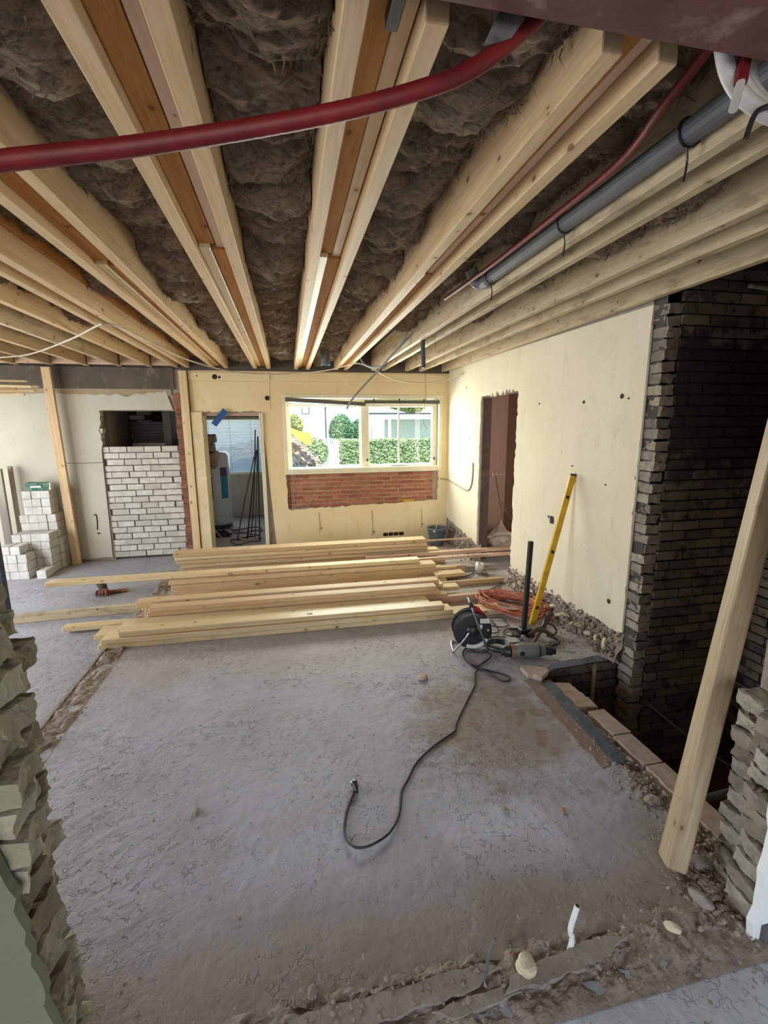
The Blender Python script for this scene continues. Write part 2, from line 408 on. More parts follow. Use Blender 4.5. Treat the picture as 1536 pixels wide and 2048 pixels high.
def plank(name, x0, x1, y0, y1, z0, z1, mat, yaw=0, label=None, cat='board', group=None, parent=None, along='x', tilt=0, bev=.0025):
    cx, cy, cz = (x0+x1)/2, (y0+y1)/2, (z0+z1)/2
    if along == 'x': L, w_, t = x1-x0, y1-y0, z1-z0; rot = (tilt, 0, yaw)
    elif along == 'y': L, w_, t = y1-y0, x1-x0, z1-z0; rot = (0, 0, PI/2+yaw)
    else: L, w_, t = z1-z0, y1-y0, x1-x0; rot = (0, -PI/2, yaw)
    o = obj(name, plank_mesh(L, w_, t, mat, bev), None, parent, loc=(cx, cy, cz), rot=rot)
    if label: tag(o, label, cat, group)
    return o

# ================================================================ STRUCTURE
D = 6.83; XR = 2.44; ZC = 2.585; ZT = 2.875
# --- floors
def slab():
    out = [(-1.52, 1.16)]+[(1.70, 1.16)]
    out = rag((-1.50, 1.15), (1.66, 1.15), .06, .02, 1)+rag((1.66, 1.15), (1.72, 2.55), .07, .03, 2)+[(1.70, 2.70)]+rag((1.70, 2.78), (1.95, 2.92), .07, .009, 3)+rag((1.95, 2.92), (2.46, 2.945), .07, .007, 4)+[(2.56, 2.95), (2.56, 8.0), (-1.40, 8.0)]+rag((-1.42, 7.0), (-1.50, 1.2), .08, .02, 5)
    return sheet(BM(), [out], lambda u, v, t: (u, v, t), -.055, 0)
floor = struct('floor', slab(), floor_m, label='grey screed floor of the gutted room')
struct('floor_left', mbox(-5.2, -1.45, 1.0, 9.8, -.25, -.022), floor_l, label='blue grey screed floor left of the old wall line')
struct('floor_store', mbox(-1.46, 0.0, 7.0, 9.8, -.25, -.003), floor_l, label='dusty floor of the back store room')
struct('floor_hall', mbox(2.54, 4.6, 3.0, 7.0, -.25, -.001), floor_c, label='floor of the pink hallway')
struct('floor_camera_side', sheet(BM(), [rag((-4, -3.6), (4, -3.6), 9, 0)+[(4, -3.6), (4, 1.0)]+[(1.60, 1.03)]+rag((1.54, 1.035), (.34, 1.035), .035, .012, 7)+rag((.34, 1.03), (-.5, .99), .05, .012, 8)+[(-4, .99)]], lambda u, v, t: (u, v, t), -.16, -.004), floor_c, label='grey floor on the camera side of the opening')
# old wall line: rough strip of broken footing between slab and left floor
def ground_strip(x0, x1, y0, y1, nx, ny, amp, z0, seed, fr=9):
    bm = BM(); V = []
    for i in range(nx+1):
        row = []
        for j in range(ny+1):
            u, v = i/nx, j/ny; x = x0+(x1-x0)*u; y = y0+(y1-y0)*v
            edge = min(1, 6*min(u, 1-u), 6*min(v, 1-v))
            n = noise.fractal(Vector((x*fr, y*fr, seed)), .8, 2.1, 4)
            row.append(bm.verts.new((x+.01*noise.noise(Vector((y*12, x*12, seed))), y, z0+edge*amp*(n+.35))))
        V.append(row)
    for i in range(nx):
        for j in range(ny): bm.faces.new((V[i][j], V[i+1][j], V[i+1][j+1], V[i][j+1]))
    return bm
tag(obj('broken_footing', ground_strip(-1.54, -1.38, 1.5, 6.0, 14, 200, .022, 0.001, 3), rubble_m), 'rough broken footing strip between the two floors', None, None, 'structure')
tag(obj('footing_edge', mbox(-1.56, -1.54, 2.0, 3.95, -.022, .012), mortar), 'thin pale edge strip of the left floor', None, None, 'structure')
tag(obj('wall_footing', ground_strip(-1.2, 1.80, .96, 1.20, 300, 44, .014, -.003, 8, 16), rubble_m), 'broken rubble footing of the removed wall', None, None, 'structure')
# raised worn kerbs inside that footing
def worn_bar(x0, x1, y0, y1, h, seed, mat, name):
    bm = BM(); bmesh.ops.create_cube(bm, size=1); bmesh.ops.subdivide_edges(bm, edges=bm.edges, cuts=12, use_grid_fill=True)
    for v in bm.verts:
        c = v.co; p = Vector((x0+(c.x+.5)*(x1-x0), y0+(c.y+.5)*(y1-y0)-.05*(c.x), (c.z+.5)*h-.01))
        n = noise.noise_vector(p*14+Vector((seed, 0, 0))); v.co = p+n*.012
    tag(obj(name, bm, mat, smooth=True), 'worn '+name.replace('_', ' ')+' in the rubble footing', None, None, 'structure')
for nm, pts, m_, z_ in (('screed_plate', [(-.08, 1.135), (.30, 1.14), (.56, 1.15), (.62, 1.125), (.50, 1.085), (.22, 1.07), (-.06, 1.075)], mortar, .012),
                     ('screed_plate', [(.64, 1.095), (.80, 1.115), (1.02, 1.135), (1.10, 1.115), (.98, 1.075), (.80, 1.055), (.60, 1.05)], mortar, .016),
                     ('screed_plate', [(.36, 1.06), (.60, 1.075), (.66, 1.05), (.42, 1.03)], mortar, .010)):
    lp = []
    for k in range(len(pts)): lp += rag(pts[k], pts[(k+1) % len(pts)], .03, .006, k+70)
    tag(obj(nm, sheet(BM(), [lp], lambda u, v, t: (u, v, t), -.02, z_), m_), 'broken flat screed plate in the rubble footing', None, None, 'structure')
# pit
struct('floor_pit', mbox(1.55, 4.4, .6, 3.1, -1.0, -.85), soil, label='dark soil at the bottom of the pit')
bm = mbox(1.58, 1.70, 1.1, 2.9, -.9, -.16); box(bm, 1.62, 2.5, 2.965, 3.05, -.9, -.056); box(bm, 1.58, 1.64, 1.1, 2.9, -.16, -.056)
struct('wall_pit', bm, mortar_dk, label='dark mortar walls of the pit')
# --- bricks helper
BR = {}
def brick_variants(key, sx, sy, sz, mat, amp=.003, cuts=1, n=4, freq=14):
    if key not in BR:
        L = []
        for i in range(n):
            me = rough_block(sx, sy, sz, i+1, amp, cuts, freq); me.materials.append(mat); L.append(me)
        BR[key] = L
    return BR[key]
def lay(parent, key, spots, rotz=0, jit=.003, rj=.01):
    L = BR[key]
    for i, (x, y, z) in enumerate(spots):
        o = bpy.data.objects.new('brick', L[rnd.randrange(len(L))]); C.objects.link(o)
        o.location = (x+rnd.uniform(-jit, jit), y+rnd.uniform(-jit, jit), z+rnd.uniform(-jit, jit)*.5)
        o.rotation_euler = (rnd.uniform(-rj, rj), rnd.uniform(-rj, rj), rotz+rnd.uniform(-rj, rj)); o.parent = parent
# --- back wall core (y D .. D+.3), plaster sheets in front
def yplane(u, v, t): return (u, t, v)
bw = BM()
sheet(bw, [[(-5.2, -.05), (-2.43, -.05), (-2.43, 2.02), (-1.46, 2.02), (-1.46, -.05), (-1.15, -.05), (-1.15, 1.99), (-.36, 1.99), (-.36, -.05), (2.56, -.05), (2.56, 2.56), (-5.2, 2.56)],
           [(-.03, .60), (-.03, 2.22), (2.30, 2.22), (2.30, .60)]], yplane, D+.012, D+.30)
wall_back = struct('wall_back', bw, mortar, label='back wall with door opening, window and brick infill')
ol = [(-1.27, 0.0), (-1.27, 2.55), (2.44, 2.56)]+[(2.44, .32)]+rag((2.44, .10), (2.25, 0), .04, .02, 11)+rag((2.2, 0), (-.34, 0), .12, .006, 12)+[(-.34, 2.0)]+rag((-.34, 2.01), (-1.13, 2.0), .04, .012, 13)+rag((-1.13, 2.0), (-1.14, 0), .05, .008, 14)
hole = [(-.03, 2.22), (2.30, 2.22)]+rag((2.30, 1.12), (2.28, .66), .05, .012, 15)+rag((2.28, .64), (-.03, .58), .05, .014, 16)+rag((-.03, .6), (-.035, 1.12), .05, .01, 17)
struct('wall_back_plaster', sheet(BM(), [ol, hole[::-1]], yplane, D-.004, D+.013), wall_cream, wall_back, label='cream plaster')
ll = rag((-5.2, 2.24), (-3.2, 2.23), .12, .02, 21)+rag((-3.2, 2.23), (-2.1, 2.22), .08, .02, 22)+rag((-2.1, 2.21), (-1.52, 2.28), .05, .02, 23)+[(-1.50, 2.03)]+rag((-1.53, 2.03), (-2.42, 2.03), .1, .003, 24)+rag((-2.42, 2.02), (-2.43, 1.55), .05, .02, 25)+[(-2.44, 1.5), (-2.46, 0)]+rag((-2.46, .02), (-5.2, .02), .1, .015, 26)
struct('wall_back_grey_plaster', sheet(BM(), [ll], yplane, D-.006, D+.013), wall_grey, wall_back)
struct('lintel', mbox(-5.2, -1.46, D-.02, D+.02, 2.30, 2.575), lintel_m, wall_back)
struct('lintel_fillet', mbox(-5.2, -1.5, D-.004, D+.02, 2.215, 2.305), plaster('tan plaster', (.38, .31, .2), (.32, .26, .17)), wall_back)
struct('plaster_board', mbox(-1.27, -.20, D-.016, D-.003, 2.43, 2.53, bev=.002), wall_cream, wall_back)
struct('plaster_board', mbox(-.02, 2.40, D-.014, D-.003, 2.44, 2.54, bev=.002), wall_cream, wall_back)
struct('plaster_panel', mbox(-1.22, -.21, D-.010, D-.003, 2.03, 2.415, bev=.002), wall_cream, wall_back)
struct('plaster_panel', mbox(-.01, 2.40, D-.009, D-.003, 2.25, 2.425, bev=.002), wall_cream, wall_back)
# dark strip just under the joists at the back wall
struct('wall_plate', mbox(-5.2, 2.56, D+.0, D+.30, 2.56, 2.87), plaster('dark wall plate', (.10, .08, .06), (.07, .055, .045)), wall_back)
# small marks and sockets on the back wall
for x, z, r in ((-.93, 2.47, .03), (-.87, 2.465, .015), (-.25, 2.19, .028), (-1.16, 2.48, .008)):
    obj('plug_hole', lathe(BM(), [(0, 0), (r*1.2, 0), (r*1.2, .003), (0, .003)], 9, (x, D-.017, z), 'y'), hole_m, wall_back)
for x, z0, z1 in ((.42, .22, .52), (1.23, .12, .52), (2.02, .2, .5)):
    bm = BM(); tube(bm, [(x, D-.004, z0), (x+.006, D-.005, (z0+z1)/2), (x-.004, D-.004, z1)], .006, 5, 3)
    obj('wall_chase', bm, rubble_m, wall_back)
    obj('wall_chip', stone_mesh(.022, int(z0*50)), rubble_m, wall_back, loc=(x+.02, D-.003, z0+.06))
for i in range(4): obj('socket_box', mbox(1.40+i*.085, 1.475+i*.085, D-.012, D+.002, .10, .155, bev=.008), hole_m, wall_back)
bm = BM(); tube(bm, [(-2.63, D-.006, .62), (-2.60, D-.008, .63), (-2.60, D-.008, .5), (-2.61, D-.008, .42)], .007, 6, 3)
obj('wall_chase', bm, hole_m, wall_back)
obj('wall_chip', stone_mesh(.02, 3), hole_m, wall_back, loc=(-2.60, D-.004, .37))
bm = BM(); tube(bm, [(-2.88, D-.007, 1.34), (-2.6, D-.007, 1.335), (-2.44, D-.007, 1.34)], .003, 4, 3)
obj('wall_crack', bm, hole_m, wall_back)
# brick infill of white sand-lime bricks
infill = empty('infill_wall', (0, 0, 0)); tag(infill, 'white brick infill closing the lower part of the old opening', None, None, 'structure')
obj('mortar_bed', mbox(-2.46, -1.47, D+.03, D+.17, 0, 1.50), plaster('grey mortar', (.17, .15, .12), (.13, .115, .09), bs=.6), infill)
brick_variants('white', .205, .10, .072, b_white, .0022, 1)
brick_variants('whitehalf', .095, .10, .072, b_white, .0022, 1)
sp = []; sh = []
for r in range(18):
    z = .048+r*.0858; off = (0, .11, .05, .16)[r % 4]; x = -2.455-off
    while x < -1.47:
        a, b = max(x, -2.455), min(x+.205, -1.475)
        if b-a > .15: sp.append(((a+b)/2 if b-a > .2 else (a+.1025 if a > -2.45 else b-.1025), D+.065, z))
        elif b-a > .05: sh.append((a+.0475 if a <= -2.45 else b-.0475, D+.065, z))
        x += .217
sp = [(min(max(x, -2.352), -1.577), y, z) for x, y, z in sp]
lay(infill, 'white', sp, 0, .0035, .008); lay(infill, 'whitehalf', sh, 0, .003, .008)
# torn brick edge at the left side of the opening above the infill
brick_variants('tooth', .05, .10, .065, b_white, .006, 2)
lay(wall_back, 'tooth', [(-2.435+rnd.uniform(-.012, .01), D+.05, 1.60+i*.078) for i in range(6)], 0, .004, .06)
# red brick column between infill and stud
redcol = empty('brick_column', (0, 0, 0)); tag(redcol, 'narrow broken red brick edge right of the white infill', None, None, 'structure')
obj('mortar_bed', mbox(-1.465, -1.39, D+.0, D+.15, 0, 2.30), rubble_m, redcol)
brick_variants('redtooth', .085, .10, .062, brickmat('old brown red brick', [(.25, .10, .06), (.30, .13, .08), (.2, .09, .06)], bs=1), .006, 2)
lay(redcol, 'redtooth', [(-1.43, D+.02, .10+i*.068) for i in range(32)], 0, .006, .05)
# exposed red brick below the window
redp = empty('brick_panel', (0, 0, 0)); tag(redp, 'exposed red brickwork below the window', None, None, 'structure')
obj('mortar_bed', mbox(-.03, 2.30, D+.057, D+.25, .5, 1.12), plaster('brown mortar', (.55, .40, .27), (.40, .27, .18), bs=1), redp)
brick_variants('red', .208, .09, .047, b_red, .007, 3, freq=18)
brick_variants('redhalf', .098, .09, .047, b_red, .007, 2, freq=18)
sp = []; sh = []
for r in range(8):
    z = .615+r*.0645; x = -.025+(-.11 if r % 2 else 0)
    while x < 2.27:
        if x < -.03: sh.append((x+.163, D+.09, z))
        elif x+.212 > 2.3: sh.append((x+.052, D+.09, z))
        else: sp.append((x+.106, D+.09, z))
        x += .2245
lay(redp, 'red', sp, 0, .005, .014); lay(redp, 'redhalf', [s for s in sh if s[0] < 2.25], 0, .004, .02)
tag(obj('spirit_level', mbox(1.72, 1.90, D-.0, D+.035, .633, .665, bev=.003), yellow), 'short yellow spirit level lying on the ledge under the window', 'level')
# --- window
win = empty('window_1', (0, 0, 0)); tag(win, 'cream framed two part window in the back wall', None, None, 'structure')
def frame_rect(x0, x1, z0, z1, w_, y0, y1, mat, name='frame_bar', par=win):
    for a in ((x0, x1, z1-w_, z1), (x0, x1, z0, z0+w_), (x0, x0+w_, z0+w_, z1-w_), (x1-w_, x1, z0+w_, z1-w_)):
        obj(name, mbox(a[0], a[1], y0, y1, a[2], a[3], bev=.004), mat, par)
frame_rect(-.045, 2.335, 1.135, 2.245, .05, D-.015, D+.06, cream_paint, 'window_trim')
obj('window_sill', mbox(-.05, 2.34, D-.03, D+.20, 1.105, 1.135, bev=.004), cream_paint, win)
frame_rect(0.0, 2.28, 1.135, 2.19, .045, D+.07, D+.16, cream_paint, 'frame_bar')
obj('mullion', mbox(1.09, 1.17, D+.06, D+.16, 1.17, 2.15, bev=.005), cream_paint, win)
frame_rect(.03, 1.10, 1.165, 2.11, .03, D+.10, D+.15, cream_paint, 'fixed_sash')
ps = empty('casement'); ps.parent = win
frame_rect(1.165, 2.245, 1.165, 2.12, .045, D+.06, D+.13, cream_paint, 'sash_bar', ps)
obj('pane', mbox(.05, 1.09, D+.12, D+.126, 1.18, 2.10), glass_m, win)
obj('pane', mbox(1.20, 2.21, D+.10, D+.106, 1.20, 2.09), glass_m, win)
obj('glazing_bar', mbox(1.665, 1.69, D+.088, D+.118, 1.2, 2.09), white_m, win)
obj('handle', mbox(1.55, 1.80, D+.035, D+.06, 1.172, 1.192, bev=.004), darksteel, win)
for x in (1.175, 2.235): obj('hinge', mbox(x-.012, x+.012, D+.04, D+.06, 1.27, 1.31, bev=.003), darksteel, win)
# blinds head rails and their cords
rail_m = plain('dark grey blind rail', (.11, .105, .09), .5, bs=0)
bl = empty('window_blind', (0, D-.045, 2.15)); tag(bl, 'grey venetian blind head rail drooping over the left pane', 'blind')
obj('head_rail', plank_mesh(1.15, .035, .055, rail_m), None, bl, loc=(.57, 0, -.01), rot=(0, .055, 0))
obj('slat', plank_mesh(1.10, .03, .012, cream_paint), None, bl, loc=(.57, .005, -.055), rot=(0, .045, 0))
bl2 = empty('window_blind', (0, D-.045, 2.15)); tag(bl2, 'grey venetian blind head rail straight over the right pane', 'blind')
obj('head_rail', plank_mesh(1.15, .035, .05, rail_m), None, bl2, loc=(1.70, 0, -.01))
for x in (1.27, 1.65, 2.03): obj('bracket', mbox(x-.008, x+.008, -.018, .012, -.02, .04), darksteel, bl2)
for x in (.03, .055): obj('pull_cord', tube(BM(), [(x, -.01, 0), (x+.003, -.012, -.7), (x+.004, -.014, -1.55)], .0022, 4, 3), whitecable, bl)
for x in (2.22, 2.25): obj('pull_cord', tube(BM(), [(x, -.01, 0), (x+.006, -.012, -.7), (x, -.014, -1.45)], .0022, 4, 3), whitecable, bl2)
# --- door lining of the back door opening
dl = empty('door_1', (0, 0, 0)); tag(dl, 'worn cream lining of the back doorway', None, None, 'structure')
struct('door_jamb', mbox(-1.275, -1.13, D-.035, D+.32, 0, 2.0, bev=.004), plaster('old cream paint', (.76, .66, .42), (.68, .56, .33), (.35, .28, .18), sc=6), dl)
for i in range(3): struct('door_jamb', mbox(-.375+i*.018, -.36+i*.018, D-.02-.006*i, D+.3, 0, 1.99, bev=.003), cream_paint, dl)
struct('door_head', mbox(-1.13, -.375, D+.02, D+.3, 1.95, 1.992), wall_pink, dl)
# --- right wall: core, plaster sheet with doorway
def xplane(u, v, t): return (t, u, v)
rw = BM()
sheet(rw, [[(2.72, -.05), (4.66, -.05), (4.66, 2.15), (5.60, 2.15), (5.60, -.05), (6.90, -.05), (6.90, 2.87), (2.72, 2.87)]], xplane, XR+.014, XR+.13)
wall_right = struct('wall_right', rw, mortar, label='right wall with ragged doorway')
ol = rag((2.83, .23), (2.82, 2.625), .045, .012, 31)+[(6.83, 2.63)]+rag((6.83, .36), (5.66, .22), .06, .02, 32)+rag((5.62, .2), (5.62, 2.13), .06, .01, 33)+rag((5.60, 2.15), (4.64, 2.17), .04, .035, 34)+rag((4.64, 2.15), (4.66, .10), .04, .018, 35)+rag((4.66, .12), (2.9, .22), .05, .025, 36)
struct('wall_right_plaster', sheet(BM(), [ol], xplane, XR-.004, XR+.016), wall_right_m, wall_right)
struct('door_lining', mbox(XR+.015, XR+.13, 5.575, 5.60, 0.02, 2.13), brown_dk, wall_right)
for y, z, r in ((3.86, .90, .035), (3.92, .925, .014), (3.05, 2.0, .020), (2.98, 1.98, .008), (3.5, 1.98, .014), (4.2, 2.0, .01), (5.95, 1.62, .01), (4.9, .9, .01), (3.0, .42, .02), (3.6, 1.44, .008), (3.15, 1.33, .008), (6.1, 2.3, .012)):
    obj('wall_mark', lathe(BM(), [(0, 0), (r, 0), (r*.9, .004), (0, .004)], 8, (XR-.0075, y, z), 'x'), hole_m, wall_right)
obj('socket_hole', mbox(XR-.010, XR+.01, 3.83, 3.90, .865, .945, bev=.01), hole_m, wall_right)
obj('coping_line', mbox(XR-.0, XR+.03, 2.83, 6.8, 2.57, 2.72), mortar, wall_right)
# rough foot of the right wall with foam lumps
bm = BM(); NY, NZ = 170, 8; V = []
for i in range(NY+1):
    row = []
    for j in range(NZ+1):
        y = 2.82+(6.83-2.82)*i/NY; zz = j/NZ*.30
        if 4.70 < y < 5.56: zz *= .02
        n = noise.fractal(Vector((y*9, zz*11, 2)), .8, 2.1, 4)
        row.append(bm.verts.new((XR+.035-.10*(1-j/NZ)**1.5-.035*n, y, zz-.01)))
    V.append(row)
for i in range(NY):
    for j in range(NZ): bm.faces.new((V[i][j], V[i+1][j], V[i+1][j+1], V[i][j+1]))
tag(obj('wall_foot_rubble', bm, rubble_m, wall_right, True), kind='stuff')
fs = BM(); r_ = random.Random(12)
for _ in range(900):
    y = r_.uniform(2.84, 6.78); zz = r_.uniform(0, 1)
    if 4.66 < y < 5.6: continue
    rad = r_.uniform(.006, .020)
    m_ = bmesh.ops.create_icosphere(fs, subdivisions=1, radius=rad)['verts']
    c_ = Vector((XR-.07+.075*zz+r_.uniform(-.01, .01), y, .01+zz*.21))
    for v in m_: v.co = Vector((v.co.x*r_.uniform(.6, 1.3), v.co.y*r_.uniform(.7, 1.5), v.co.z*r_.uniform(.6, 1.3)))+c_
tag(obj('wall_foot_stones', fs, rubble_m, wall_right), kind='stuff')
foamlump = []
for i in range(4):
    bm = stone_mesh(.03, i+20, 2, (.6, .9, 1.1)); me = bpy.data.meshes.new('foam_lump'); bm.to_mesh(me); bm.free(); me.materials.append(foam_m); foamlump.append(me)
for i in range(16):
    o = obj('foam_lump', foamlump[i % 4], None, wall_right, loc=(XR-.055, 2.95+i*.105, .09+.03*math.sin(i*3)), rot=(i, i*.7, i*2)); o.scale = (.9, .75+.25*math.sin(i*5), 1.15+.35*math.cos(i*4))
# toothed end of the right wall
tooth = empty('toothed_brick_edge', (0, 0, 0)); tag(tooth, 'toothed broken brick end of the right wall', None, None, 'structure')
brick_variants('edge', .10, .135, .062, b_edge, .009, 4, 6, 26)
lay(tooth, 'edge', [(XR+.055, 2.765+.01*math.sin(i*2.7), .035+i*.0735) for i in range(-11, 35)], 0, .008, .05)
obj('plaster_bead', mbox(XR-.006, XR+.004, 2.812, 2.83, .25, 2.45), wood_grey, tooth)
# dark brick wall behind the pit
YP = 2.70
pitw = empty('wall_pit_back', (0, 0, 0)); tag(pitw, 'dark brick wall with black coating behind the pit', None, None, 'structure')
obj('mortar_bed', mbox(XR+.01, 3.52, YP+.02, YP+.14, -.9, 2.87), mortar_dk, pitw)
brick_variants('tar', .205, .06, .060, b_tar, .003, 1)
brick_variants('tarhalf', .096, .06, .060, b_tar, .003, 1)
sp = []; sh = []
for r in range(50):
    z = -.80+r*.0725; x = XR+.215+(.0 if r % 2 else .108)
    if not r % 2: sh.append((XR+.16, YP+.018, z))
    while x < 3.42:
        sp.append((x, YP+.018, z)); x += .2165
lay(pitw, 'tar', sp, 0, .003, .008); lay(pitw, 'tarhalf', sh, 0, .003, .008)
pitr = empty('wall_pit_right', (0, 0, 0)); tag(pitr, 'dark brick side wall of the pit', None, None, 'structure')
obj('mortar_bed', mbox(3.40, 3.52, .9, 2.72, -.9, 2.87), mortar_dk, pitr)
brick_variants('tary', .205, .06, .060, b_tar, .003, 1)
lay(pitr, 'tary', [(3.392, 2.60-.2165*k-(.1 if r % 2 else 0), -.80+r*.0725) for r in range(50) for k in range(3)], PI/2, .003, .008)
# brick face under the slab edge, facing the camera
pitf = empty('wall_pit_front_edge', (0, 0, 0)); tag(pitf, 'dark brick face below the broken slab edge', None, None, 'structure')
brick_variants('under', .205, .06, .062, b_tar, .004, 1)
lay(pitf, 'under', [(1.74+.2165*k+(.1 if r % 2 else 0), 2.945, -.09-r*.0745) for r in range(10) for k in range(4) if 1.74+.2165*k+(.1 if r % 2 else 0) < 2.5], 0, .004, .01)
# ceilings and roofs
struct('ceiling', mbox(-5.2, 4.4, -3.8, 7.1, ZT, ZT+.05), sub_m, label='dark boards above the joists')
struct('roof', mbox(-5.6, 5.0, -4.2, 9.85, 2.95, 3.1), roof_m, label='unseen roof slab added over the house to block the sun')  # added out of view to keep the sun out of the rooms
struct('wall_upper_rim', mbox(-5.2, 4.4, 6.86, 7.12, 2.86, 2.96), sub_m, label='upper rim of the back wall')
# side room shells
struct('wall_left_front', mbox(-5.2, -4.85, .9, 2.2, -.1, 2.95), wall_grey, label='left outer wall beside the wide opening')
struct('wall_left_back', mbox(-5.2, -4.85, 6.0, 9.9, -.1, 2.95), wall_grey, label='left outer wall near the back')
struct('wall_left_top', mbox(-5.2, -4.85, 2.2, 6.0, 2.4, 2.95), wall_grey, label='left outer wall above the wide opening')
struct('wall_store_back', sheet(BM(), [[(-5.2, -.05), (.0, -.05), (.0, 2.95), (-5.2, 2.95)], [(-1.75, .86), (-1.75, 1.97), (-.48, 1.97), (-.48, .86)]], yplane, 9.6, 9.8), wall_grey, label='store room back wall with a window')
struct('wall_store_right', mbox(-.16, -.04, 7.13, 9.6, -.05, 2.95), wall_grey, label='store room right wall')
struct('wall_store_left', mbox(-1.72, -1.62, 7.13, 9.6, -.05, 2.95), sub_m, label='store room left wall')
struct('wall_dark_room_back', mbox(-5.2, -1.95, 8.1, 8.2, -.05, 2.95), sub_m, label='back wall of the dark room')
struct('wall_dark_room_left', mbox(-2.55, -2.45, 7.13, 8.1, -.05, 2.9), wall_grey, label='pale side wall in the dark room')
struct('wall_hall_back', mbox(2.57, 3.3, 6.30, 6.4, -.05, 2.95), wall_pink, label='pink hallway back wall')
struct('wall_hall_right', mbox(3.16, 3.28, 5.0, 6.3, -.05, 2.95), wall_pink, label='pink hallway side wall')
struct('wall_hall_far', mbox(4.5, 4.6, 3.0, 7.0, -.05, 2.95), wall_pink, label='pink hallway far wall')
struct('wall_hall_front', mbox(2.57, 4.6, 2.85, 2.95, -.05, 2.95), wall_pink, label='pink hallway front wall')
struct('wall_hall_end', mbox(3.28, 4.6, 6.9, 7.0, -.05, 2.95), wall_pink, label='pink hallway end wall')
# wall with the opening the camera looks through
brick_variants('jamb', .16, .118, .064, b_jamb, .008, 9, 10, 30)
brick_variants('jambr', .16, .118, .056, b_jamb_r, .008, 9, 10, 32)
wl = empty('wall_front_left', (0, 0, 0)); tag(wl, 'broken pale brick jamb left of the opening', None, None, 'structure')
obj('plaster_face', sheet(BM(), [[(-4.8, -.1), (-.56, -.1)]+rag((-.56, .0), (-.635, .85), .03, .008, 41)+rag((-.655, .9), (-.75, 2.0), .04, .012, 42)+[(-.8, 2.555), (-4.8, 2.555)]], yplane, .975, 1.0), wall_green, wl)
obj('wall_core', mbox(-4.8, -.74, 1.0, 1.235, -.1, 2.555), mortar, wl)
for i in range(33):
    z = .03+i*.076; back = 0 if z < 1.36 else .05+.02*math.sin(i)
    for k, (yy, xx) in enumerate(((1.065, -.625), (1.185, -.665))):
        L = BR['jamb']; o = bpy.data.objects.new('brick', L[rnd.randrange(8)]); C.objects.link(o)
        o.location = (xx-.08-back+rnd.uniform(-.022, .016), yy+rnd.uniform(-.006, .006), z+rnd.uniform(-.004, .004))
        o.rotation_euler = (rnd.uniform(-.06, .06), rnd.uniform(-.06, .06), rnd.uniform(-.14, .14)); o.parent = wl
wr = empty('wall_front_right', (0, 0, 0)); tag(wr, 'broken grey brick jamb right of the opening', None, None, 'structure')
obj('plaster_face', sheet(BM(), [[(1.53, .0)]+rag((1.53, .02), (1.545, .75), .05, .012, 43)[0:]+rag((1.62, .82), (1.75, 2.4), .06, .02, 44)+[(1.8, 2.5), (4.4, 2.5), (4.4, .0)]], yplane, 1.02, 1.045), wall_white, wr)
obj('skirting', mbox(1.56, 4.4, 1.0, 1.02, 0, .06), grey_p, wr)
obj('wall_core', mbox(1.74, 4.4, 1.045, 1.28, -.9, 2.5), mortar, wr)
for i in range(30):
    z = .02+i*.068; back = 0 if z < .80 else .13+.02*math.sin(i)
    for k, (yy, xx) in enumerate(((1.10, 1.565), (1.215, 1.64))):
        L = BR['jambr']; o = bpy.data.objects.new('brick', L[rnd.randrange(8)]); C.objects.link(o)
        o.location = (xx+.08+back+rnd.uniform(-.016, .022), yy+rnd.uniform(-.006, .006), z+rnd.uniform(-.004, .004))
        o.rotation_euler = (rnd.uniform(-.06, .06), rnd.uniform(-.06, .06), rnd.uniform(-.14, .14)); o.parent = wr
# camera side room shell
struct('wall_rear', sheet(BM(), [[(-4.2, -.1), (4.2, -.1), (4.2, 2.95), (-4.2, 2.95)], [(-2.5, .45), (-2.5, 2.55), (2.1, 2.55), (2.1, .45)]], yplane, -3.6, -3.45), wall_white, label='rear wall behind the camera with wide windows')
struct('wall_rear_left', mbox(-4.2, -4.05, -3.5, 1.0, -.1, 2.95), wall_white, label='left wall of the camera side room')
struct('wall_rear_right', mbox(4.05, 4.2, -3.5, 2.9, -.9, 2.95), wall_white, label='right wall of the camera side room')
# steel beam over the opening
bm = mbox(-3.5, 3.9, .72, .955, 2.562, 2.58, bev=.003); box(bm, -3.5, 3.9, .83, .842, 2.58, 2.85); box(bm, -3.5, 3.9, .72, .955, 2.85, 2.87)
tag(obj('steel_beam', bm, beam_m), 'maroon primed steel beam over the opening at the top right', 'beam')
# kerb bricks along the pit edge
brick_variants('kerb', .235, .115, .07, b_kerb, .006, 2)
kb = empty('pit_kerb', (0, 0, 0)); tag(kb, 'row of pinkish bricks along the pit edge', None, None, 'structure')
obj('mortar_bed', ground_strip(1.60, 1.80, 1.15, 2.75, 14, 90, .03, -.03, 12), rubble_m, kb)
for i, (x, y) in enumerate(((1.845, 2.19), (1.84, 1.945), (1.84, 1.70), (1.84, 1.455), (1.835, 1.21))):
    o = obj('brick', BR['kerb'][i % 4], None, kb, loc=(x+rnd.uniform(-.008, .008), y, -.025), rot=(0, rnd.uniform(-.03, .03), PI/2+rnd.uniform(-.03, .03)))
for i, (x, y) in enumerate(((1.80, 2.44), (1.79, 2.50), (1.785, 2.56), (1.78, 2.62))):
    obj('brick', BR['kerb'][i % 4], None, kb, loc=(x, y, -.045), rot=(0, .1, rnd.uniform(-.1, .1)))
obj('brick_support', mbox(1.72, 1.90, 1.1, 2.68, -.86, -.062), mortar_dk, kb)
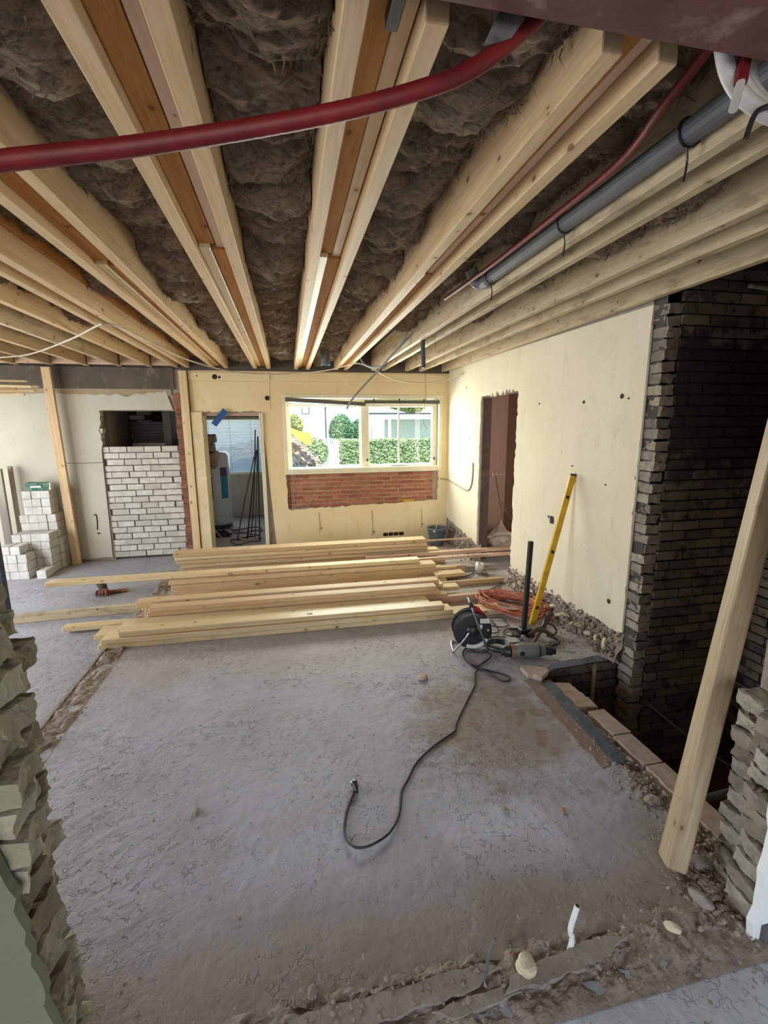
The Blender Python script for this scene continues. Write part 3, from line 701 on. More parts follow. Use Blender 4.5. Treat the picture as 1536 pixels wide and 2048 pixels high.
tag(obj('bitumen_strip', sheet(BM(), [rag((1.68, 2.68), (1.76, 2.66), .04, .006, 51)+rag((1.765, 2.66), (1.735, 1.88), .03, .006, 52)+rag((1.70, 1.86), (1.66, 1.90), .03, .01, 53)+rag((1.65, 1.9), (1.68, 2.66), .03, .005, 54)], lambda u, v, t: (u, v, t), -.001, .007), bitumen), 'blue black strip of bitumen felt along the pit edge', 'felt')
tag(obj('scraped_strip', sheet(BM(), [rag((1.58, 2.74), (1.675, 2.68), .04, .01, 81)+rag((1.675, 2.68), (1.645, 1.9), .05, .008, 82)+rag((1.64, 1.9), (1.57, 1.86), .03, .01, 83)+rag((1.56, 1.86), (1.57, 2.7), .05, .018, 84)], lambda u, v, t: (u, v, t), -.001, .004), strip_m), 'reddish brown scraped strip beside the bitumen felt', None, None, 'structure')
tag(obj('stone_slab', sheet(BM(), [rag((1.62, 2.86), (1.70, 2.88), .03, .01, 55)+rag((1.80, 2.80), (1.78, 2.72), .03, .01, 56)+rag((1.70, 2.70), (1.6, 2.78), .03, .01, 57)], lambda u, v, t: (u, v, t), .001, .035), b_kerb), 'flat broken stone at the corner of the pit', 'stone')

# ================================================================ CEILING JOISTS
JG = 'ceiling joists'
def joist(x0, x1, label, y0=.98, y1=6.83, mat=pine, z0=ZC, h=.28, yaw=0):
    return plank('ceiling_joist', x0, x1, y0, y1, z0, z0+h, mat, yaw, label, 'joist', JG, along='y')
JP = [(-.965, -.915, -.795, -.745, 'pair over the back doorway\'s left side'), (-.415, -.362, -.235, -.18, 'pair ending between doorway and window'),
      (.14, .19, .305, .355, 'pair ending over the window\'s left pane'), (.70, .75, .84, .89, 'pair ending over the window\'s middle'),
      (1.245, 1.29, 1.395, 1.44, 'pair ending over the window\'s right pane'), (1.75, 1.80, 1.965, 2.015, 'pair nearest the right wall')]
for i, (a, b, c, d, t) in enumerate(JP):
    near = .98 if i < 2 else 1.03
    m = pine if i < 3 else pine_weather if i > 3 else pine
    joist(a, b, 'pale pine joist, left one of the '+t, near if i != 2 else .98, mat=m)
    joist(c, d, 'pale pine joist, right one of the '+t, near, mat=m)
    if i < 4:
        yj = (2.75, 2.42, 2.44, 2.6)[i]; g = c-b; w_ = g*.5
        plank('old_joist', b+.002, b+.002+g*.56, near, yj, ZC+.045, ZC+.28, pine_orange, 0, 'old orange brown timber, near half, inside the '+t, 'joist', 'old timbers between the joists', along='y')
        plank('packing_board', b+g*.60, c-.004, near, yj+.05, ZC+.05, ZC+.28, pine if i == 2 else pine_red, 0, 'pale filler board, near half, inside the '+t, 'joist', 'filler boards between the joists', along='y')
        plank('old_joist', b+g*.42, c-.003, yj+.06, 6.83, ZC+.04, ZC+.28, pine_orange, 0, 'old orange brown timber, far half, inside the '+t, 'joist', 'old timbers between the joists', along='y')
        plank('packing_board', b+.002, b+g*.40, yj+.01, 6.83, ZC+.03, ZC+.28, pine_new, 0, 'pale filler board, far half, inside the '+t, 'joist', 'filler boards between the joists', along='y')
joist(2.315, 2.365, 'weathered pine joist running just beside the right wall', 1.03, mat=pine_weather)
joist(-1.30, -1.245, 'broad pine joist left of the old wall line, right one', mat=pine)
joist(-1.435, -1.385, 'broad pine joist left of the old wall line, left one', mat=pine)
plank('old_joist', -1.242, -1.225, .98, 6.83, ZC+.13, ZC+.28, pine_orange, 0, 'thin orange batten on the broad joist left of the doorway', 'joist', 'old timbers between the joists', along='y')
for i, x in enumerate((-1.73, -2.10, -2.48, -2.88, -3.28, -3.68, -4.08, -4.48)):
    joist(x-.025, x+.025, ('first', 'second', 'third', 'fourth', 'fifth', 'sixth', 'seventh', 'eighth')[i]+' single pine joist left of the old wall line', mat=pine_weather if i % 2 else pine)
for i, x in enumerate((-1.56, -1.91, -2.29, -2.68, -3.08, -3.48)):
    obj('blocking', plank_mesh((.245, .30, .30, .34, .34, .34)[i], .04, .16, pine_red), None, wall_back, loc=(x, 6.72, ZC+.09))
tag(obj('joist_hanger', mbox(.235, .262, 1.0, 1.09, ZC+.015, ZC+.045, bev=.003), darksteel), 'small black steel plate between the central joist pair near the beam', 'bracket')
# insulation
def wool_bay(x0, x1, y0, y1, z, seed, label, lump=1):
    bm = BM(); nx = 16; ny = int((y1-y0)/.018); V = []
    r = random.Random(seed); ys = [y0]
    while ys[-1] < y1: ys.append(ys[-1]+r.uniform(.22, .42))
    bl_ = [(r.uniform(.35, 1), r.uniform(-.3, .3), r.uniform(-.03, .03)) for _ in ys]
    for j in range(ny+1):
        y = y0+(y1-y0)*j/ny
        k = max(i for i, q in enumerate(ys) if q <= y+1e-6); k = min(k, len(ys)-2)
        row = []
        for i in range(nx+1):
            u = i/nx; x = x0+(x1-x0)*u
            yy = y+.10*(noise.noise(Vector((x*5, y*3, seed)))) 
            k2 = max([i2 for i2, q in enumerate(ys) if q <= yy] or [0]); k2 = min(k2, len(ys)-2)
            t = min(1, max(0, (yy-ys[k2])/(ys[k2+1]-ys[k2]))); a = bl_[k2][0]
            s = max(0, math.sin(PI*t))**.35
            bulge = s*(.4+.6*a)*.175*lump*(1-(2*u-1+bl_[k2][1])**2*.45)
            n = noise.fractal(Vector((x*11, y*16, seed)), .7, 2.2, 5)
            n2 = noise.fractal(Vector((x*3, y*26+3*n, seed+4)), .8, 2, 3)
            row.append(bm.verts.new((x, y+.03*n, z-bulge+.034*n+.016*n2+bl_[k2][2])))
        V.append(row)
    for j in range(ny):
        for i in range(nx): bm.faces.new((V[j][i], V[j][i+1], V[j+1][i+1], V[j+1][i]))
    # torn fibre tufts
    for _ in range(int(900*(y1-y0)*(x1-x0)/.4)):
        y = r.uniform(y0, y1); e = r.random()
        x = r.choice((x0+.02, x1-.02))+r.gauss(0, .02) if e < .5 else r.uniform(x0, x1)
        i = min(nx, max(0, int((x-x0)/(x1-x0)*nx))); j = min(ny, int((y-y0)/(y1-y0)*ny))
        p = V[j][i].co.copy(); q = p.copy(); q.x = min(max(x, x0+.004), x1-.004)
        dr = Vector((r.uniform(-1, 1)*.5, r.uniform(-1, 1), r.uniform(-.9, .2))).normalized()
        L = r.uniform(.012, .045); wd = Vector((r.uniform(-1, 1), r.uniform(-1, 1), r.uniform(-1, 1)))*.0022
        a = bm.verts.new(q-wd); b = bm.verts.new(q+wd); m1 = q+dr*L*.5+wd*1.5; e1 = q+dr*L+Vector((r.uniform(-1, 1), r.uniform(-1, 1), r.uniform(-1, 0)))*L*.5
        c = bm.verts.new(m1); d = bm.verts.new(m1-wd*2); f = bm.verts.new(e1)
        bm.faces.new((a, b, c, d)); bm.faces.new((d, c, f))
    tag(obj('mineral_wool', bm, wool_m, smooth=True), label, 'insulation', 'mineral wool between the joists', 'stuff')
zw = 2.815
for i, (a, b, t) in enumerate([(-.74, -.42, 'over the back doorway'), (-.175, .135, 'between doorway and window joist pairs'), (.36, .695, 'above the window\'s left pane'),
        (.895, 1.24, 'beside the red conduit and grey pipe'), (1.445, 1.745, 'above the window\'s right pane'), (2.02, 2.31, 'nearest the right wall'), (-1.24, -.97, 'left of the back doorway')]):
    wool_bay(a, b, .98, 6.8 if i != 3 else 4.6, zw+(.02 if i in (3, 5, 6) else 0), i+1, 'torn brown mineral wool '+t, .75 if i > 2 else 1)
for i, x in enumerate((-1.70, -2.075, -2.455, -2.855, -3.255)):
    wool_bay(x-.34, x-.056 if i else -1.44, 1.0, 6.6, zw-.015, i+20, 'torn brown mineral wool behind the '+('first', 'second', 'third', 'fourth', 'fifth')[i]+' single joist', .7)
tag(obj('vent_pipe', lathe(BM(), [(.055, 0), (.055, .20), (.048, .20), (.048, 0)], 20, (.50, 5.85, 2.54)), grey_p), 'grey vent pipe stub hanging between joists near the window', 'pipe')
tag(obj('blue_ring', lathe(BM(), [(.057, 0), (.057, .012), (.046, .012), (.046, 0)], 20, (.50, 5.85, 2.53)), blue_m), 'blue rim on the vent pipe', 'ring')

# ================================================================ PIPES AND CABLES
bm = BM(); tube(bm, [(-1.0, .99, 2.13), (-.70, .985, 2.19), (-.45, .98, 2.242), (-.21, .98, 2.292), (.085, .98, 2.368), (.285, .985, 2.438), (.40, 1.0, 2.50), (.52, 1.02, 2.60), (.6, 1.03, 2.68)], .0165, 14, 26, rib=.025)
tag(obj('red_conduit', bm, redtube, smooth=True), 'thick red corrugated conduit sagging across the joists', 'conduit')
tag(obj('plastic_film', sheet(BM(), [rag((.41, 2.53), (.50, 2.565), .03, .008, 61)+rag((.52, 2.62), (.42, 2.62), .03, .008, 62)], yplane, .990, .9925), tape_grey), 'crumpled grey plastic film by the red conduit near the beam', 'film')
bm = BM(); tube(bm, [(1.02, 1.03, 2.70), (1.03, 1.10, 2.68), (1.05, 1.25, 2.655), (1.11, 1.5, 2.645), (1.135, 2.0, 2.655), (1.14, 2.6, 2.66), (1.14, 3.3, 2.68)], .0135, 10, 22, rib=.06)
tag(obj('red_conduit', bm, redtube, smooth=True), 'dark red corrugated conduit running along the joist beside the grey pipe', 'conduit')
gp = empty('grey_pipe', (0, 0, 0)); tag(gp, 'grey drain pipe strapped along the joist at the right', 'pipe')
obj('pipe', tube(BM(), [(1.205, 1.03, 2.645), (1.205, 2.74, 2.645)], .035, 16, 1), grey_p, gp)
obj('elbow', tube(BM(), [(1.205, 2.72, 2.645), (1.205, 2.80, 2.645), (1.18, 2.84, 2.66), (1.14, 2.84, 2.73)], .038, 14, 4), grey_p, gp)
for y in (1.32, 1.95, 2.68):
    obj('strap', tube(BM(), [(1.205+.04*math.cos(a), y, 2.645+.04*math.sin(a)) for a in [k*PI/6 for k in range(13)]], .004, 5, 1), black_p, gp)
    obj('strap_tail', tube(BM(), [(1.20, y, 2.605), (1.215, y+.01, 2.57), (1.21, y+.01, 2.52)], .0035, 5, 3), black_p, gp)
for i, (dx, r, lab) in enumerate(((0, .022, 'thick white cable loop by the beam, left one'), (.045, .024, 'thick white cable loop by the beam, middle one'), (.09, .022, 'thick white cable loop by the beam, right one'))):
    bm = BM(); tube(bm, [(.93+dx, 1.0+.012*i, 2.72), (.965+dx, 1.0+.012*i, 2.64), (1.01+dx, 1.01+.012*i, 2.57), (1.08+dx, 1.01+.015*i, 2.52+.01*i), (1.2+dx, 1.01+.015*i, 2.50+.012*i), (1.5+dx, 1.01+.015*i, 2.54+.01*i)], r*.78, 12, 6)
    tag(obj('white_cable', bm, whitecable, smooth=True), lab, 'cable', 'white cables by the beam')
st = empty('pipe_stub', (0, 0, 0)); tag(st, 'short red sleeved stub with a white end hanging by the beam', 'pipe')
obj('sleeve', tube(BM(), [(1.035, .99, 2.68), (1.02, .985, 2.57), (1.012, .98, 2.535)], .013, 10, 3), redtube, st)
obj('inner_pipe', tube(BM(), [(1.013, .98, 2.54), (.995, .975, 2.478)], .009, 10, 1), whitecable, st)
bm = BM(); tube(bm, [(1.06, .995, 2.44), (1.07, .99, 2.485), (1.09, .985, 2.50), (1.15, .98, 2.515), (1.22, .98, 2.56), (1.3, .985, 2.60)], .006, 7, 5)
tag(obj('cable_tie', bm, black_p), 'black strap twisted around the white cables', 'strap')
bm = BM(); tube(bm, [(1.30, 4.4, 2.78), (1.30, 4.4, 2.60), (1.31, 4.4, 2.34)], .021, 10, 3)
tag(obj('conduit_drop', bm, plain('dark grey conduit', (.05, .055, .06), .45)), 'dark grey conduit hanging straight down in front of the window corner', 'conduit')
bm = BM(); tube(bm, [(1.27, 4.5, 2.76), (1.24, 4.55, 2.68), (1.1, 4.7, 2.53), (.97, 4.8, 2.38), (.8, 4.9, 2.2), (.68, 4.95, 2.06), (.64, 5.0, 1.98)], .011, 8, 6)
tag(obj('grey_cable', bm, greycable, smooth=True), 'thick grey cable hanging diagonally in front of the window', 'cable')
bm = BM(); tube(bm, [(1.22, 4.5, 2.76), (1.15, 4.6, 2.60), (1.03, 4.7, 2.45), (.98, 4.75, 2.40), (.90, 4.9, 2.40), (.84, 5.05, 2.45), (.83, 5.2, 2.52)], .0085, 8, 6)
tag(obj('grey_cable', bm, greycable, smooth=True), 'thinner grey cable looping beside the diagonal one', 'cable')
bm = BM(); tube(bm, [(-3.07, 6.05, 2.57), (-2.62, 5.73, 2.57), (-1.86, 4.78, 2.572), (-1.40, 4.12, 2.572), (-1.32, 4.05, 2.573), (-1.25, 4.15, 2.572), (-1.20, 4.8, 2.572), (-1.10, 5.83, 2.565), (-.75, 6.6, 2.53), (-.3, 6.7, 2.50), (.15, 6.7, 2.515), (.55, 6.5, 2.54), (.75, 6.2, 2.56), (.9, 5.9, 2.565), (1.1, 6.0, 2.52), (1.45, 6.3, 2.42), (1.9, 6.5, 2.39), (2.25, 6.5, 2.43), (2.42, 6.2, 2.50)], .008, 7, 6)
tag(obj('ceiling_cable', bm, plain('beige cable', (.62, .55, .42), .5, bs=0), smooth=True), 'long beige cable sagging under the joists along the back wall', 'cable')
bm = BM(); tube(bm, [(2.05, 6.80, 2.58), (2.06, 6.78, 2.2), (2.02, 6.79, 1.9), (2.08, 6.8, 1.75)], .003, 5, 6)
tag(obj('thin_wire', bm, blackrub), 'thin dark wire dangling at the window\'s right side', 'wire')
bm = BM(); tube(bm, [(2.31, 6.80, .98), (2.42, 6.74, .96), (2.428, 6.4, .93), (2.428, 6.0, .90), (2.428, 5.86, .96), (2.428, 5.80, 1.10), (2.43, 5.80, 1.3)], .009, 6, 6)
tag(obj('wall_cable', bm, mortar), 'mortar covered cable curving round the corner beside the window', 'cable')

# ================================================================ TIMBER PROPS AND STUDS
o = plank('wall_stud', -2.94, -2.84, 6.685, 6.735, -.02, 2.55, pine, 0, 'pine stud standing against the grey wall right of the blocks', 'stud', along='z'); o.rotation_euler[1] -= .022
plank('wall_stud', -1.385, -1.285, 6.775, 6.82, 0, 2.54, pine_new, 0, 'pine stud between red brick edge and back doorway', 'stud', along='z')
pr = obj('timber_prop', plank_mesh(2.76, .078, .098, wood('prop pine', (.50, .39, .25), (.36, .25, .15)), .006), None)
a = Vector((1.475, 1.315, .012)); b = Vector((2.30, 1.70, 2.575)); dv = (b-a)
pr.location = (a+b)/2; q = dv.to_track_quat('X', 'Z'); pr.rotation_mode = 'QUATERNION'
from mathutils import Quaternion
pr.rotation_quaternion = q @ Quaternion((1, 0, 0), math.radians(38))
pr.scale = (dv.length/2.76, 1, 1); tag(pr, 'big leaning timber prop standing in front of the pit', 'prop')
fr = empty('door_frame_post', (-2.70, 4.80, -.02)); tag(fr, 'dark narrow frame post at the left edge', 'post')
obj('post', mbox(-.03, .02, -.03, .03, 0, 2.6, bev=.003), plain('blue black frame paint', (.015, .018, .04), .4), fr)
obj('trim', mbox(-.11, -.035, -.03, .03, 0, 2.6, bev=.003), wood_grey, fr)
# laths stored under the joists at the left
for i, (x1, y, z, dz) in enumerate(((-2.62, 5.55, 2.30, .012), (-2.50, 5.5, 2.255, .02), (-2.52, 5.40, 2.235, .01), (-2.72, 5.5, 2.205, .0), (-2.54, 5.45, 2.165, -.02), (-2.62, 5.40, 2.135, -.015))):
    o = plank('lath', x1-1.9, x1, y, y+.045, z-.02, z, pine_new, .02*i, ('topmost', 'second from top', 'third from top', 'fourth from top', 'fifth from top', 'lowest')[i]+' thin pine lath of the bundle at the left edge under the joists', 'lath', 'laths under the joists')
    o.rotation_euler[1] = dz*1.2
rk = empty('lath_rack', (-3.7, 5.45, 0)); tag(rk, 'timber rack holding the laths at the left', 'rack')
obj('post', mbox(-.04, .04, .2, .28, -.02, 2.58), pine, rk)
obj('arm', mbox(-.03, .03, -.15, .28, 2.05, 2.11), pine, rk)

# ================================================================ LUMBER STACK
LG = 'pine boards in the lumber stack'
def bd(x0, x1, y0, y1, z0, z1, label, yaw=-.012, mat=None):
    j = rnd.uniform(-.009, .009); y0 += j; y1 += j; z1 -= .003; yaw += rnd.uniform(-.002, .002)
    return plank('lumber_board', x0, x1, y0, y1, z0, z1, mat or (pine_new if rnd.random() < .6 else pine), yaw, label, 'board', LG, bev=.0045)
T = .047
bd(-1.60, 1.98, 3.88, 4.06, 0, T, 'bottom board of the front row, running behind the cable reel')
bd(-1.57, 1.46, 3.87, 4.03, T, 2*T, 'second board of the front row under the bright one')
bd(-1.44, 1.38, 3.88, 3.995, 2*T, 3*T, 'bright top board of the front row with a stamp')
bd(-1.70, 1.05, 4.08, 4.28, 0, T, 'hidden low board behind the front row')
bd(-1.50, 1.30, 4.035, 4.27, T, 2*T+.01, 'broad darker board lying between front and middle rows')
bd(-2.05, -.3, 4.33, 4.42, 0, T, 'short board sticking out left of the front row on the floor')
bd(-1.35, 1.48, 4.29, 4.45, 0, T, 'low board of the second row')
bd(-1.35, 1.55, 4.29, 4.43, T, 2*T, 'second layer board of the second row, reaching farthest right')
bd(-1.32, 1.46, 4.28, 4.40, 2*T, 3*T, 'third layer board of the second row')
bd(-1.30, 1.43, 4.275, 4.39, 3*T, 4*T, 'top board of the second row')
bd(-1.40, 1.60, 4.47, 4.62, 0, T, 'low board of the third row')
bd(-1.40, 1.75, 4.47, 4.60, T, 2*T, 'short ended layer of the third row, longest at the right')
bd(-1.42, 1.56, 4.45, 4.58, 2*T, 3*T, 'third layer board of the third row')
bd(-1.45, 1.50, 4.41, 4.53, 3*T, 4.3*T, 'top board of the third row with knots')
bd(-1.28, 1.92, 5.00, 5.047, 0, .145, 'board standing on edge in the middle row with a stamp', -.01, pine)
bd(-1.1, 2.05, 5.068, 5.108, 0, .13, 'second board standing on edge behind the stamped one', -.01, pine)
bd(-1.30, 1.66, 5.0, 5.17, .146, .146+T, 'board lying on the two standing boards', -.01)
bd(-2.50, 1.48, 5.06, 5.19, .146+T, .146+2*T, 'long board over the middle row, sticking out far left', -.01)
bd(-1.15, 1.8, 5.135, 5.24, 0.0, .1, 'thick beam hidden under the middle row', -.01)
for k in range(7):
    x1 = (1.98, 1.93, 1.86, 1.90, 1.74, 1.73, 1.72)[k]; x0 = (-1.30, -1.28, -1.32, -1.30, -1.35, -1.36, -1.37)[k]
    bd(x0, x1, 5.58+.004*(k % 2), 5.76, k*.0495, k*.0495+.048, ('bottom', 'second', 'third', 'fourth', 'fifth', 'sixth', 'topmost')[k]+' board of the tall back pile', -.006)
bd(.9, 3.05, 5.30, 5.36, .13, .17, 'front one of two slender boards running through the right doorway', .012, pine_red)
bd(.9, 3.05, 5.42, 5.50, .155, .20, 'rear one of two slender boards running through the right doorway', .012, pine_red)
bd(.95, 1.25, 5.28, 5.52, 0.0, .128, 'short offcut carrying the two slender boards')
bd(1.35, 2.38, 4.68, 4.73, 0, .06, 'board on edge reaching toward the broken wall foot', -.01, pine)
bd(1.15, 2.16, 4.24, 4.30, .0, .075, 'board end reaching toward the orange cable', 0, pine_red)
bd(1.40, 1.72, 4.76, 4.93, 0, .07, 'short thick offcut right of the middle row')
bd(1.62, 1.96, 4.80, 4.96, .07, .115, 'short offcut on top of the thick one')
ls = bd(-3.25, -1.35, 4.72, 4.77, -.022, .065, 'long board on edge on the left floor', .035, pine_weather)
o = plank('lath', 1.6, 2.95, 5.78, 5.80, .25, .27, pine_red, 0, 'thin lath from the back pile toward the sack in the doorway', 'lath')
def stamp(x, y, z, txt, size, rot, col):
    cu = bpy.data.curves.new('stamp', 'FONT'); cu.body = txt; cu.size = size; cu.extrude = .0004
    ob = bpy.data.objects.new('stamp', cu); C.objects.link(ob)
    dg = bpy.context.evaluated_depsgraph_get(); me = bpy.data.meshes.new_from_object(ob.evaluated_get(dg)); bpy.data.objects.remove(ob)
    me.materials.clear(); me.materials.append(col); return me
ink = plain('grey ink', (.12, .10, .09), .8, bs=0)
me8 = stamp(0, 0, 0, '888', .035, None, ink)
boards = [o for o in C.objects if o.name.startswith('lumber_board')]
def put_stamp(board, wx, wy, wz, rx):
    s = obj('stamp', me8, None, board); s.matrix_parent_inverse = Matrix.Identity(4)
    bpy.context.view_layer.update()
    s.matrix_world = Matrix.Translation((wx, wy, wz)) @ Matrix.Rotation(rx, 4, 'X')
put_stamp(boards[2], .10, 3.93, 3*T+.001, 0)
for o_ in boards:
    if 'standing on edge in the middle' in o_['label']: put_stamp(o_, -.42, 4.988, .085, PI/2); bst = o_
    if 'topmost board of the tall' in o_['label']: put_stamp(o_, -.55, 5.66, .3465, 0)
    if 'sticking out far left' in o_['label']: put_stamp(o_, -.7, 5.045, .205, PI/2)

# ================================================================ BLOCK STACK (left back)
blk = plank_mesh(.208, .102, .100, b_block, .004)
BG = 'white blocks in the stack'
rows = []
USED = {}
for L in range(10):
    n = 5 if L < 4 else 4 if L < 7 else 3; x0 = (-3.44 if L < 4 else -3.35 if L < 7 else -3.285)
    rows += [(x0+i*.104, 6.69, L) for i in range(n)]
    if L < 5: rows += [(-3.36+i*.104, 6.475, L) for i in range(4)]
    if L < 3: rows += [(-3.43+i*.104, 6.26, L) for i in range(3)]
rows += [(-3.40, 6.27, 3), (-3.285, 6.26, 3), (-3.02, 6.23, 0), (-3.56, 6.45, 0), (-3.56, 6.45, 1)]
for (x, y, L) in rows:
    o = obj('white_block', blk, None, loc=(x+rnd.uniform(-.003, .003), y+rnd.uniform(-.006, .006), -.022+.051+L*.1035), rot=(0, 0, PI/2+rnd.uniform(-.02, .02)))
    rn = 'back' if y > 6.6 else 'middle' if y > 6.35 else 'front'
    key = (rn, L, round(x, 2)); USED[(rn, L)] = USED.get((rn, L), 0)+1
    tag(o, 'white block in the %s row, layer %s from the floor, %s' % (rn, ('one', 'two', 'three', 'four', 'five', 'six', 'seven', 'eight', 'nine', 'ten')[L], ('first from left', 'second from left', 'third from left', 'fourth from left', 'fifth from left', 'farthest left', 'sixth')[USED[(rn, L)]-1]), 'block', BG)
gpk = empty('green_package', (-3.16, 6.66, 1.012)); tag(gpk, 'green wrapped package lying on top of the white blocks', 'package')
obj('wrapping', rough_block(.26, .11, .10, 3, .012, 3), green_m, gpk, loc=(0, 0, .05))
obj('white_end', rough_block(.04, .10, .09, 5, .008, 2), sticker, gpk, loc=(.13, 0, .05))
obj('print_mark', mbox(-.07, .05, -.066, -.060, .04, .062), sticker, gpk)
for i, (x, h) in enumerate(((-3.56, 1.32), (-3.50, 1.30), (-3.455, 1.28))):
    pass
plank('leaning_board', -3.62, -3.53, 6.60, 6.64, -.02, 1.30, wood_grey, 0, 'wide grey board standing left of the white blocks', 'board', along='z')
plank('leaning_board', -3.52, -3.475, 6.72, 6.76, -.02, 1.32, wood('brown board', (.40, .33, .24), (.3, .24, .17)), 0, 'narrow brown board standing behind the wide grey one', 'board', along='z')
o = plank('white_sheet', -3.86, -3.68, 6.2, 6.24, -.02, .92, white_m, 0, 'white panel leaning at the far left edge', 'panel', along='z')

# ================================================================ GLOVE
gl = empty('work_glove', (-2.06, 5.36, -.022)); tag(gl, 'dirty reddish work glove with dark cuff on the left floor', 'glove')
bm = stone_mesh(.062, 5, 3, (1.1, .8, .6)); obj('palm', bm, glove_m, gl, True, loc=(-.01, 0, .035))
for i in range(4):
    a = -2.3+i*.36
    obj('finger', tube(BM(), [(-.045+i*.026, -.01, .045), (-.052+i*.030, -.045, .055), (-.055+i*.033, -.068, .036), (-.052+i*.032, -.066, .014)], [.0165, .0175, .0165, .013], 8, 4), glove_m, gl, True)
obj('thumb', tube(BM(), [(.04, .0, .03), (.085, .01, .03), (.13, .03, .02), (.15, .035, .014)], [.016, .016, .013, .010], 8, 4), glove_m, gl, True)
obj('cuff', tube(BM(), [(-.01, .02, .05), (-.035, .065, .075), (-.06, .10, .10)], [.042, .046, .050], 10, 3), glove_c, gl, True)
g2 = empty('work_glove', (-1.90, 5.42, -.022)); tag(g2, 'flat orange work glove lying beside the dirty one', 'glove')
obj('palm', stone_mesh(.05, 9, 3, (1.3, .8, .3)), plain('orange rubber', (.40, .14, .07), .7), g2, True, loc=(0, 0, .016))
for i in range(4): obj('finger', tube(BM(), [(-.05, .02-.018*i, .014), (-.10, .015-.022*i, .014), (-.13, .01-.024*i, .011)], [.011, .011, .008], 7, 3), MATS['orange rubber'], g2, True)

# ================================================================ TOOLS
# cable reel
rl = empty('cable_reel', (1.40, 3.28, 0), (0, 0, math.radians(-12))); tag(rl, 'black cable reel with red handle grip and steel stand', 'cable reel')
RZ = .175
for yy, nm in ((-.055, 'front_flange'), (.055, 'back_flange')):
    obj(nm, lathe(BM(), [(0, -.006), (.12, -.006), (.15, -.003), (.155, 0), (.15, .005), (0, .008)], 40, (0, yy, RZ), 'y'), black_p, rl, True)
obj('drum', lathe(BM(), [(.11, -.05), (.125, -.02), (.125, .02), (.11, .05)], 32, (0, 0, RZ), 'y'), blackrub, rl, True)
for k in range(5): obj('wound_cable', tube(BM(), [(.128*math.cos(a), -.04+k*.02, RZ+.128*math.sin(a)) for a in [j*PI/14 for j in range(29)]], .006, 6, 1), blackrub, rl)
obj('hub', lathe(BM(), [(0, -.03), (.03, -.028), (.05, -.008), (.05, 0)], 24, (0, -.055, RZ), 'y'), black_p, rl, True)
obj('sticker', mbox(.035, .075, -.068, -.064, RZ+.02, RZ+.055), sticker, rl)
bm = BM(); seg = [(.118*math.cos(a), .118*math.sin(a)) for a in [math.radians(-110+i*10) for i in range(9)]]+[(.148*math.cos(a), .148*math.sin(a)) for a in [math.radians(-30-i*10) for i in range(9)]]
sheet(bm, [seg], lambda u, v, t: (u, t, RZ+v), -.067, -.063); obj('warning_label', bm, sticker, rl)
for dx in (.118, .128): obj('socket_slot', mbox(dx-.002, dx+.002, -.069, -.06, RZ+.0, RZ+.02), sticker, rl)
obj('stand', tube(BM(), [(-.03, -.085, RZ+.0), (-.06, -.085, RZ-.05), (-.15, -.09, .02), (-.155, -.06, .01), (-.15, .08, .01), (-.1, .10, .01), (.10, .10, .01)], .009, 8, 3), steel, rl, True)
obj('stand', tube(BM(), [(.12, -.09, .01), (.09, -.09, .10), (.0, -.085, .33), (-.02, -.06, .40), (-.02, .06, .40), (0, .085, .33), (.12, .095, .01)], .0095, 8, 3), steel, rl, True)
obj('grip', tube(BM(), [(-.022, -.085, .395), (-.02, 0, .405), (-.02, .08, .395)], .016, 10, 2), black_p, rl, True)
obj('red_flap', sheet(BM(), [[(-.0, .37), (.06, .345), (.115, .27), (.13, .22), (.075, .255), (.02, .30)]], lambda u, v, t: (u, t, v), -.0, .02), red_p, rl)
obj('label_plate', mbox(.055, .13, -.075, -.071, .245, .285), sticker, rl, rot=(0, 0, 0))
# cables from the reel
def cab(pts, r, mat, label, nm='cable'):
    return tag(obj(nm, tube(BM(), pts, r, 7, 6), mat, smooth=True), label, 'cable')
cab([(1.48, 3.20, .01), (1.50, 3.10, .012), (1.40, 3.02, .008), (1.33, 2.98, .008), (1.28, 3.05, .008), (1.30, 3.2, .01), (1.42, 3.30, .012), (1.58, 3.32, .02), (1.64, 3.45, .10), (1.60, 3.5, .18), (1.50, 3.42, .24)], .0065, blackrub, 'black cable coming off the reel and looping on the floor')
cab([(1.29, 3.03, .006), (1.30, 2.97, .006), (1.37, 2.92, .006), (1.475, 2.82, .006), (1.49, 2.76, .006), (1.42, 2.75, .006), (1.375, 2.86, .010), (1.33, 2.93, .008), (1.275, 2.89, .006), (1.21, 2.745, .006), (1.10, 2.60, .006), (.93, 2.37, .006), (.90, 2.31, .006), (.75, 2.22, .006), (.61, 2.11, .006), (.53, 2.0, .006), (.48, 1.93, .006), (.435, 1.80, .006), (.373, 1.712, .012), (.31, 1.672, .016), (.25, 1.655, .018), (.20, 1.672, .016), (.172, 1.745, .010), (.20, 1.875, .006), (.255, 1.985, .008)], .006, blackrub, 'long thin grey-black cord snaking over the floor to a plug')
pg = empty('power_plug', (.262, 2.0, 0), (0, 0, .35)); tag(pg, 'black power plug at the end of the floor cord', 'plug')
obj('plug_body', tube(BM(), [(-.012, -.03, .012), (-.004, -.005, .016), (0, .02, .018)], [.009, .014, .019], 10, 3), black_p, pg, True)
for s in (-1, 1): obj('pin', tube(BM(), [(s*.009, .018, .02), (s*.009, .04, .021)], .0025, 6, 1), steel, pg)
